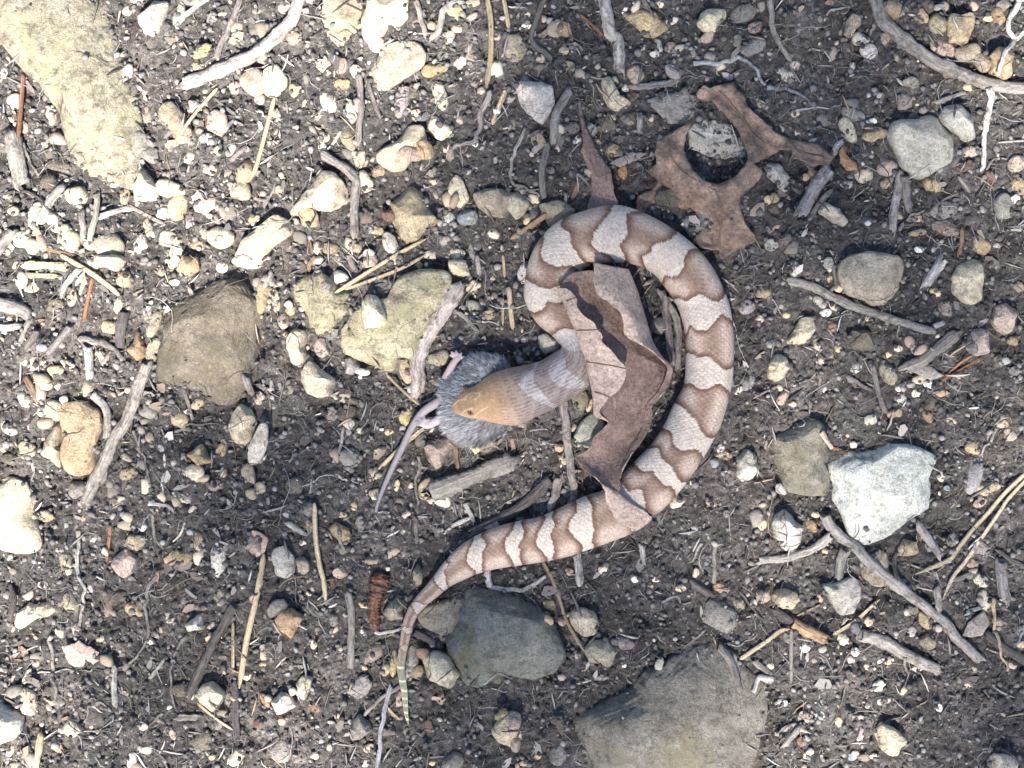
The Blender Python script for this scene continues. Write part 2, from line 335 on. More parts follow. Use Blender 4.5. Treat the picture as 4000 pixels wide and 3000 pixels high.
 (1370,1595,48,42,0,'O'),(1350,830,65,50,80,'T'),(770,880,100,80,0,'D'),(1160,1160,160,100,0,'D'),(290,30,90,80,0,'T'),(230,30,60,30,0,'W'),(360,800,80,60,-60,'T'),(260,480,70,60,0,'P')],
'T12': [(300,350,130,90,-60,'L'),(350,80,90,70,80,'Y'),(670,80,120,85,80,'G'),(560,20,60,40,0,'Y'),(235,1165,60,55,0,'C'),(690,605,90,45,-10,'Y'),(685,775,60,40,0,'W'),(750,930,170,105,55,'P'),(890,980,205,65,85,'Y'),
 (840,1020,110,60,70,'Y'),(1000,985,235,95,80,'W'),(1080,920,90,80,0,'O'),(1045,1050,100,75,70,'T'),(1190,1220,110,55,-85,'T'),(730,1545,82,72,0,'C'),(930,1220,110,60,80,'P'),(1590,1310,105,62,40,'Y'),
 (1270,1640,150,120,20,'G'),(160,1560,150,150,0,'G'),(280,1600,130,80,0,'G'),(380,1580,60,50,0,'T'),(60,1220,110,55,-60,'O'),(165,1360,50,50,0,'O'),(20,1370,80,80,0,'R'),(370,1270,100,70,-40,'R'),(365,860,70,50,-70,'Y'),
 (40,990,50,40,0,'O'),(1115,1400,90,60,-70,'R'),(700,1020,42,32,0,'Y'),(300,200,50,40,0,'C'),(540,400,100,80,0,'P'),(140,620,150,100,40,'G'),(850,1430,120,60,20,'D'),(975,20,70,50,0,'P'),(960,270,90,60,0,'P'),
 (480,470,60,90,0,'R'),(700,1640,60,60,0,'P'),(1140,1640,50,40,0,'Y'),(500,700,60,90,0,'G')],
'T22': [(245,610,92,76,-10,'Y'),(235,690,80,50,-40,'O'),(1085,490,105,56,-25,'C'),(1370,500,130,85,-20,'O'),(1575,600,65,60,-40,'C'),(1480,600,95,70,-50,'L'),(1620,80,80,60,80,'Y'),(10,1380,130,100,90,'P'),
 (20,1500,110,70,90,'P'),(165,1590,60,50,0,'O'),(90,1640,90,50,10,'O'),(310,1590,150,135,60,'G'),(320,1390,150,100,-50,'D'),(595,375,72,66,0,'C'),(940,440,60,40,0,'W'),(905,495,52,40,20,'Y'),(955,985,90,58,80,'G'),
 (420,930,60,60,0,'P'),(720,860,110,80,-30,'G'),(730,1000,36,30,0,'W'),(1640,540,120,100,60,'P'),(150,510,60,42,80,'Y'),(370,390,62,56,0,'O'),(800,440,60,50,0,'W'),(90,200,1,1,0,'W'),(1190,400,80,45,70,'T'),
 (330,720,60,60,0,'P'),(1550,330,50,40,0,'D'),(1590,40,40,60,0,'D')],
'T32': [(285,90,105,60,-50,'O'),(495,830,95,80,-40,'C'),(240,880,66,60,0,'W'),(350,885,60,50,0,'G'),(580,760,90,80,0,'B'),(655,715,70,58,70,'O'),(345,565,60,50,80,'O'),(1020,700,130,85,-60,'T'),(930,640,110,70,10,'G'),
 (1400,450,115,85,-30,'C'),(1410,585,155,90,-75,'C'),(1340,340,80,80,0,'P'),(1210,190,110,80,70,'G'),(730,1140,95,82,60,'C'),(880,1160,65,42,60,'T'),(755,1225,110,50,10,'W'),(690,1590,62,40,10,'C'),(555,1590,70,60,60,'B'),
 (255,1330,100,75,-10,'P'),(225,1490,80,70,0,'R'),(265,1575,90,50,40,'T'),(460,1360,72,45,-80,'Y'),(115,1245,52,40,-30,'W'),(540,960,62,50,0,'P'),(975,1025,100,42,10,'C'),(660,1010,95,42,-10,'T'),(1110,1270,75,58,-60,'W'),
 (570,910,60,60,0,'W'),(1590,1000,80,60,-20,'P'),(1645,860,70,60,0,'T'),(20,1000,55,45,0,'C'),(310,20,80,50,0,'T'),(380,260,52,38,0,'Y'),(1510,720,130,60,-20,'T'),(340,1330,90,60,50,'C'),(940,780,60,80,0,'G'),
 (790,970,70,40,20,'T'),(1300,1130,60,45,10,'T'),(730,965,60,25,30,'W'),(630,1600,80,60,0,'D'),(1240,1090,60,50,0,'D')],
}
# larger stones with their own outline: tile, colour, outline, relief, material, label
ROCKS = [
('T00','k1',[(-150,-150),(560,-150),(590,0),(640,80),(700,170),(750,290),(830,400),(850,500),(850,640),(860,760),(880,900),(890,1050),(850,1150),(780,1190),(700,1150),(560,1130),(450,1060),(420,1000),(390,900),(380,720),(330,650),(250,520),(150,440),(60,320),(-40,200),(-150,100)],10,'lichen','large pale olive lichen-covered rock slab with a long tapering end'),
('T01','M',[(1060,380),(1100,300),(1180,230),(1280,200),(1420,170),(1540,160),(1640,260),(1680,400),(1680,600),(1640,780),(1560,880),(1480,960),(1400,960),(1300,890),(1200,850),(1080,820),(1010,780),(1010,640),(1050,560)],13,'moss','large dark mossy rounded rock with pale green lichen spots'),
('T22','s2',[(410,1370),(520,1300),(650,1230),(770,1170),(870,1090),(960,1040),(1090,990),(1200,930),(1340,910),(1420,960),(1470,1080),(1560,1150),(1620,1230),(1610,1380),(1600,1500),(1560,1659),(1540,1800),(1200,1880),(800,1880),(540,1800),(440,1600),(410,1480)],17,'slate','biggest grey olive rock with a straight sloping upper edge'),
('T31','w1',[(350,1340),(480,1280),(640,1270),(780,1230),(930,1240),(1060,1270),(1150,1310),(1110,1400),(1110,1560),(1090,1640),(1040,1680),(930,1730),(820,1810),(700,1870),(610,1885),(550,1830),(500,1700),(450,1600),(400,1500),(370,1420)],15,'stone','pale whitish grey angular rock touching a smooth slate rock'),
('T31','S',[(5,1260),(40,1150),(150,1080),(280,1060),(370,1080),(400,1200),(420,1300),(400,1340),(420,1450),(420,1550),(250,1560),(130,1530),(60,1420),(10,1330)],12,'slate','smooth dark slate grey rock half behind a whitish angular rock'),
('T12','s3',[(1370,490),(1500,500),(1700,530),(1800,600),(1900,720),(1960,850),(1980,950),(1900,1040),(1750,1090),(1600,1080),(1450,1130),(1370,1110),(1330,1000),(1270,950),(1250,850),(1300,700),(1330,560)],14,'slate','dark blue grey rock beside the thinning tail of the snake'),
('T12','L',[(1040,700),(1090,620),(1200,580),(1340,560),(1360,700),(1300,830),(1180,800),(1090,760)],7,'stone','pale olive grey rock wedged between snake tail and dark blue grey rock'),
('T11','l2',[(880,200),(950,140),(1080,110),(1220,110),(1240,200),(1180,330),(1100,450),(1040,560),(1000,660),(920,660),(890,740),(840,760),(760,690),(640,640),(550,620),(560,480),(620,360),(720,310),(860,270)],10,'lichen','flat wide olive yellow rock under a leaning grey stick'),
('T11','l3',[(240,200),(300,140),(420,110),(480,150),(560,200),(640,230),(600,330),(560,400),(500,520),(380,530),(330,500),(280,400),(250,300)],10,'lichen','olive tan rock with two crossed straw needles resting on it'),
('T10','p1',[(720,400),(800,310),(920,270),(1060,280),(1100,350),(1090,430),(950,520),(800,620),(760,610),(730,500)],8,'stone','broad pinkish tan rock below a bright cream rock'),
('T10','c2',[(740,-60),(980,-60),(985,110),(920,180),(860,175),(820,230),(750,285),(690,240),(680,140),(710,60)],15,'stone','bright cream white rock with a shaded underside'),
('T10','l4',[(440,-50),(690,-50),(690,80),(640,200),(540,350),(470,310),(420,150)],5,'stone','half-buried beige rock beside a bright cream rock'),
('T10','C',[(190,1360),(290,1260),(330,1180),(430,1085),(510,1110),(580,1200),(600,1300),(480,1360),(350,1350),(260,1400),(210,1400)],13,'stone','cream rock with a rounded hump and a narrow tail'),
('T10','c3',[(-100,1560),(0,1470),(120,1380),(230,1430),(240,1500),(100,1600),(90,1700),(-30,1750),(-150,1700)],11,'stone','long cream rock half covered by curled root bark'),
('T10','l3',[(990,1170),(1080,1250),(1130,1380),(1180,1410),(1090,1500),(1050,1590),(960,1580),(900,1480),(850,1440),(850,1340),(920,1250)],11,'stone','diamond shaped olive cream rock with a pointed top'),
('T10','L',[(1390,1250),(1480,1210),(1659,1220),(1780,1240),(1760,1330),(1600,1400),(1500,1390),(1430,1330)],9,'stone','flat olive grey rock with a layered edge'),
('T10','c3',[(780,960),(860,890),(950,860),(980,800),(1090,800),(1110,900),(1050,960),(960,1090),(880,1100),(780,1040)],11,'stone','knobbly cream olive rock clumped with three pebbles'),
('T20','W',[(20,560),(100,480),(210,475),(270,560),(280,660),(230,760),(200,800),(130,750),(60,670)],13,'stone','white cream rock tapering downward beside a forked grey stick'),
('T20','Y',[(720,90),(830,20),(900,30),(960,110),(1035,180),(930,240),(860,230),(800,160)],6,'stone','ochre yellow angular rock half sunk in dark soil'),
('T20','C',[(1195,150),(1230,70),(1300,45),(1390,60),(1380,140),(1310,215),(1240,200)],11,'stone','bright cream blocky stone standing alone on dark soil'),
('T20','C',[(585,505),(640,488),(672,560),(705,620),(785,650),(740,700),(690,725),(630,690),(588,620)],9,'stone','crescent shaped pale yellow stone with a brown husk beside it'),
('T20','G',[(870,650),(1000,590),(1130,590),(1200,650),(1190,740),(1120,800),(1020,800),(960,740)],5,'stone','flat lilac grey stone beside the oak leaf tip'),
('T20','w3',[(1140,850),(1230,770),(1400,810),(1500,900),(1530,1020),(1400,1040),(1260,1010),(1150,960)],3,'stone','light grey stone seen through the gap of the torn oak leaf'),
('T20','L',[(170,1320),(300,1290),(430,1350),(330,1450),(240,1460)],8,'stone','pale olive wedge shaped stone above the top of the snake coil'),
('T20','B',[(1090,1430),(1200,1370),(1330,1290),(1290,1430),(1200,1530),(1150,1550)],2.2,'stone','blue grey slab tucked under the oak leaf'),
('T30','w3',[(775,860),(800,790),(860,765),(980,765),(1030,740),(1090,750),(1150,800),(1230,880),(1215,1030),(1130,1090),(1010,1160),(940,1130),(870,1070),(850,1000),(800,940)],14,'stone','blocky pale grey rock touching a smaller rounded one'),
('T30','w3',[(1110,740),(1180,660),(1250,645),(1320,700),(1370,790),(1370,880),(1310,910),(1220,840),(1140,790)],13,'stone','rounded pale grey rock touching a bigger blocky one'),
('T30','P',[(500,220),(510,130),(550,80),(600,100),(620,150),(570,190),(550,235)],9,'stone','pinkish pointed stone next to a pair of white pebbles'),
('T30','T',[(1170,130),(1200,80),(1260,90),(1330,70),(1350,130),(1320,260),(1250,290),(1180,280)],11,'stone','squarish tan cream stone inside the bend of the grey branch'),
('T30','T',[(1435,470),(1450,350),(1520,280),(1600,290),(1625,370),(1600,480),(1540,510)],10,'stone','tan oval stone crossed by a white root'),
('T30','w2',[(-40,1040),(0,1030),(80,1060),(150,1160),(120,1260),(60,1210),(-40,1110)],6,'stone','light blue grey stone beside the broken edge of the oak leaf'),
('T30','C',[(330,1370),(370,1300),(440,1320),(530,1420),(510,1470),(440,1450)],9,'stone','cream wedge stone beside two short grey sticks'),
('T00','w2',[(880,100),(920,30),(1000,0),(1090,10),(1060,110),(1020,190),(960,240),(910,210)],12,'stone','pale cream rock narrowing to a blunt point near the lichen slab'),
('T00','C',[(910,1060),(1000,1200),(1020,1290),(850,1290),(845,1180)],12,'stone','cream triangular stone at the lower end of the lichen slab'),
('T01','C',[(590,-10),(690,-30),(800,-10),(790,70),(740,100),(690,80),(600,70)],10,'stone','bright white cream stone above a long brown needle'),
('T01','O',[(1130,90),(1180,0),(1280,10),(1290,90),(1200,150)],8,'stone','orange tan angular stone above the mossy rock'),
('T01','O',[(880,480),(940,530),(930,650),(880,680),(810,610)],8,'stone','orange brown wedge stone next to two stacked elongated pebbles'),
('T01','T',[(380,960),(520,930),(560,980),(620,990),(650,1110),(610,1200),(600,1400),(480,1430),(410,1400),(370,1310),(370,1100)],9,'stone','large tan rock lying against a long knotty grey stick'),
('T01','L',[(380,1060),(390,1390),(300,1320),(250,1280),(290,1180)],6,'stone','olive rock flank beside the large tan rock'),
('T01','k2',[(-100,1440),(60,1430),(150,1490),(200,1600),(220,1720),(270,1900),(180,1940),(80,1930),(-100,1880)],10,'stone','large warm cream rock with a smooth sloping flank'),
('T01','C',[(1470,1110),(1500,1020),(1550,950),(1620,1000),(1659,1080),(1620,1200),(1560,1250),(1490,1220)],11,'stone','pale cream pointed stone leaning on a smaller pale one'),
('T01','w2',[(1600,1220),(1700,1150),(1725,1250),(1690,1350),(1630,1330)],9,'stone','small pale stone propped against a pale cream pointed stone'),
('T01','Y',[(1200,1290),(1300,1210),(1370,1340),(1290,1370),(1220,1340)],8,'stone','ochre triangular stone resting on a peach pebble'),
('T11','c2',[(680,290),(720,245),(790,260),(830,330),(855,430),(820,460),(710,470),(690,380)],10,'stone','cream tan block sitting on top of the flat olive rock'),
('T11','C',[(190,520),(240,470),(310,480),(330,570),(310,680),(280,740),(220,700),(190,600)],11,'stone','tall cream pebble beside a pinkish round one'),
('T11','V',[(560,680),(600,635),(660,650),(670,720),(620,770),(570,760)],9,'stone','lilac grey faceted pebble at the edge of the flat olive rock'),
('T11','c4',[(260,810),(310,700),(350,670),(430,740),(510,800),(480,900),(400,920),(290,870)],12,'stone','pale yellow triangular stone below a tall cream pebble'),
('T11','C',[(1240,30),(1320,0),(1360,30),(1390,120),(1310,140),(1250,110)],9,'stone','cream angular stone beside vertical straw needles'),
('T11','P',[(1085,1250),(1120,1195),(1200,1180),(1290,1180),(1280,1240),(1220,1330),(1160,1405),(1090,1360)],10,'stone','peach pink angular stone just below the mouse'),
('T21','w4',[(170,520),(220,500),(330,570),(310,620),(220,640),(180,590)],8,'stone','greenish white stone in the notch between snake neck and body'),
('T21','w4',[(400,1170),(440,1080),(520,1020),(600,1060),(600,1150),(520,1250),(410,1240)],8,'stone','greenish white stone partly under the rolled leaf'),
('T21','w2',[(1440,1350),(1460,1290),(1530,1250),(1600,1300),(1610,1380),(1560,1450),(1510,1475),(1450,1420)],11,'stone','round pale grey stone outside the snake coil on bare soil'),
('T31','t2',[(455,130),(480,30),(560,-10),(690,-30),(850,0),(920,50),(930,130),(890,230),(790,350),(700,320),(630,280),(540,260),(480,200)],13,'stone','large rounded tan grey rock above a long thin stick'),
('T31','C',[(1200,130),(1250,30),(1320,0),(1390,20),(1400,130),(1390,290),(1330,320),(1260,280),(1210,230)],12,'stone','tall cream egg shaped stone'),
('T31','p2',[(1450,430),(1480,320),(1560,300),(1630,350),(1610,470),(1550,510),(1490,480)],10,'stone','pinkish grey rough stone above a smooth pinkish one'),
('T31','p2',[(1300,520),(1320,470),(1400,470),(1450,530),(1440,620),(1370,655),(1310,610)],10,'stone','smooth pinkish stone at the tip of rusty needles'),
('T31','C',[(120,560),(180,470),(220,400),(290,390),(320,470),(260,560),(190,590)],8,'stone','pale jagged flake of cream stone'),
('T31','C',[(5,740),(30,640),(70,610),(130,660),(150,720),(100,800),(60,820),(10,790)],11,'stone','cream drop shaped stone to the outside of the snake coil'),
('T31','D',[(520,530),(560,470),(650,460),(700,520),(690,600),(620,630),(550,600)],8,'moss','dull brown mossy stone under a long thin stick'),
('T02','W',[(-100,1210),(-40,1210),(60,1290),(130,1350),(110,1440),(60,1490),(-40,1520),(-100,1500)],12,'stone','bright white cracked rock beside a cream oval pebble'),
('T02','p2',[(680,360),(740,280),(800,240),(870,310),(840,400),(790,440),(720,400)],9,'stone','pale pinkish angular stone below a grey green stone'),
('T02','L',[(790,220),(830,150),(930,160),(940,210),(880,260)],6,'stone','grey green stone touching a pale pinkish angular one'),
('T02','W',[(1190,740),(1260,680),(1300,670),(1325,760),(1280,790),(1210,780)],9,'stone','white wedge stone at the end of a curved root'),
('T02','C',[(1265,1190),(1300,1130),(1360,1110),(1450,1190),(1430,1240),(1370,1300),(1290,1240)],12,'stone','cream white blocky stone on dark soil over a straw needle'),
('T02','C',[(90,640),(150,590),(280,590),(340,640),(300,690),(200,710),(100,780),(60,740)],9,'stone','bright cream ragged rock overhanging a shaded hollow'),
('T12','w2',[(90,330),(110,240),(180,210),(240,290),(250,390),(200,440),(130,410)],8,'stone','speckled light grey rough stone'),
('T12','Y',[(455,110),(510,70),(590,110),(620,180),(580,220),(510,190)],7,'stone','dull ochre pebble right of a long straw needle'),
('T12','O',[(115,710),(160,630),(230,640),(300,690),(250,780),(220,835),(140,800)],10,'stone','orange tan angular stone'),
('T12','C',[(245,1130),(290,1070),(355,1090),(340,1180),(300,1240),(250,1200)],10,'stone','cream stone with a small round pebble on its side'),
('T12','W',[(85,1240),(150,1180),(200,1190),(250,1270),(200,1310),(130,1330)],11,'stone','white angular stone next to orange chips'),
('T12','L',[(805,670),(870,590),(920,530),(965,620),(950,700),(860,715)],11,'stone','olive pyramid stone between reddish catkin and snake tail'),
('T12','L',[(1010,400),(1040,340),(1085,370),(1070,470),(1040,500),(1015,450)],8,'stone','narrow olive stone close above the bend of the snake tail'),
('T12','c4',[(1070,970),(1150,915),(1250,950),(1290,1030),(1330,1080),(1270,1190),(1180,1150),(1100,1090)],12,'stone','cream yellow faceted stone beside the thin tail tip'),
('T12','G',[(595,1450),(620,1370),(660,1330),(740,1380),(750,1430),(680,1490),(610,1520)],9,'stone','glassy grey translucent looking pebble'),
('T12','C',[(1520,1440),(1580,1350),(1659,1310),(1720,1330),(1720,1500),(1659,1560),(1560,1510)],11,'stone','cream peach stone with a thin yellow flake leaning on it'),
('T12','G',[(580,1180),(620,1090),(700,1060),(750,1120),(720,1190),(640,1250)],4,'stone','flat dull grey stone half buried near the tail tip'),
('T22','C',[(370,700),(390,650),(460,630),(540,660),(575,740),(540,810),(470,825),(410,790)],11,'stone','white speckled round stone against a thin straw stem'),
('T22','t2',[(470,900),(520,850),(620,835),(690,890),(690,1010),(620,1060),(580,1020),(510,1000)],9,'stone','brown and amber stone below the white speckled round one'),
('T22','G',[(1220,650),(1290,560),(1400,570),(1480,680),(1510,760),(1400,800),(1290,740),(1230,720)],6,'stone','dull dark grey rock below an orange bark flake'),
('T32','w2',[(25,110),(50,30),(120,-20),(180,10),(240,100),(230,180),(190,240),(130,270),(80,230)],12,'stone','smooth bluish white stone below the slate rock'),
('T32','c5',[(30,590),(60,520),(120,505),(200,530),(220,580),(190,650),(110,640),(50,610)],10,'stone','tan cream round stone with dark nicks'),
('T32','w3',[(360,480),(450,470),(560,425),(630,480),(620,560),(570,670),(480,680),(420,590)],10,'stone','grey wedge shaped stone under a short branch stub'),
('T32','L',[(600,340),(680,270),(760,250),(820,330),(820,480),(700,490),(620,420)],5,'stone','dull olive stone lying under the forked grey twig'),
('T32','T',[(850,240),(890,180),(970,200),(990,270),(920,290),(860,290)],7,'stone','dull tan stone below the whitish angular rock'),
('T32','L',[(990,830),(1050,790),(1110,830),(1100,890),(1040,900),(1000,870)],7,'stone','brown olive stone under the forked grey twig'),
('T32','C',[(715,1460),(745,1380),(830,1410),(915,1490),(870,1610),(830,1610),(750,1550)],12,'stone','creamy white angular stone alone on dark crumbly soil'),
('T32','C',[(1440,1640),(1480,1580),(1600,1590),(1659,1640),(1600,1720),(1480,1720)],9,'stone','cream stone half sunk in bare dark soil'),
]
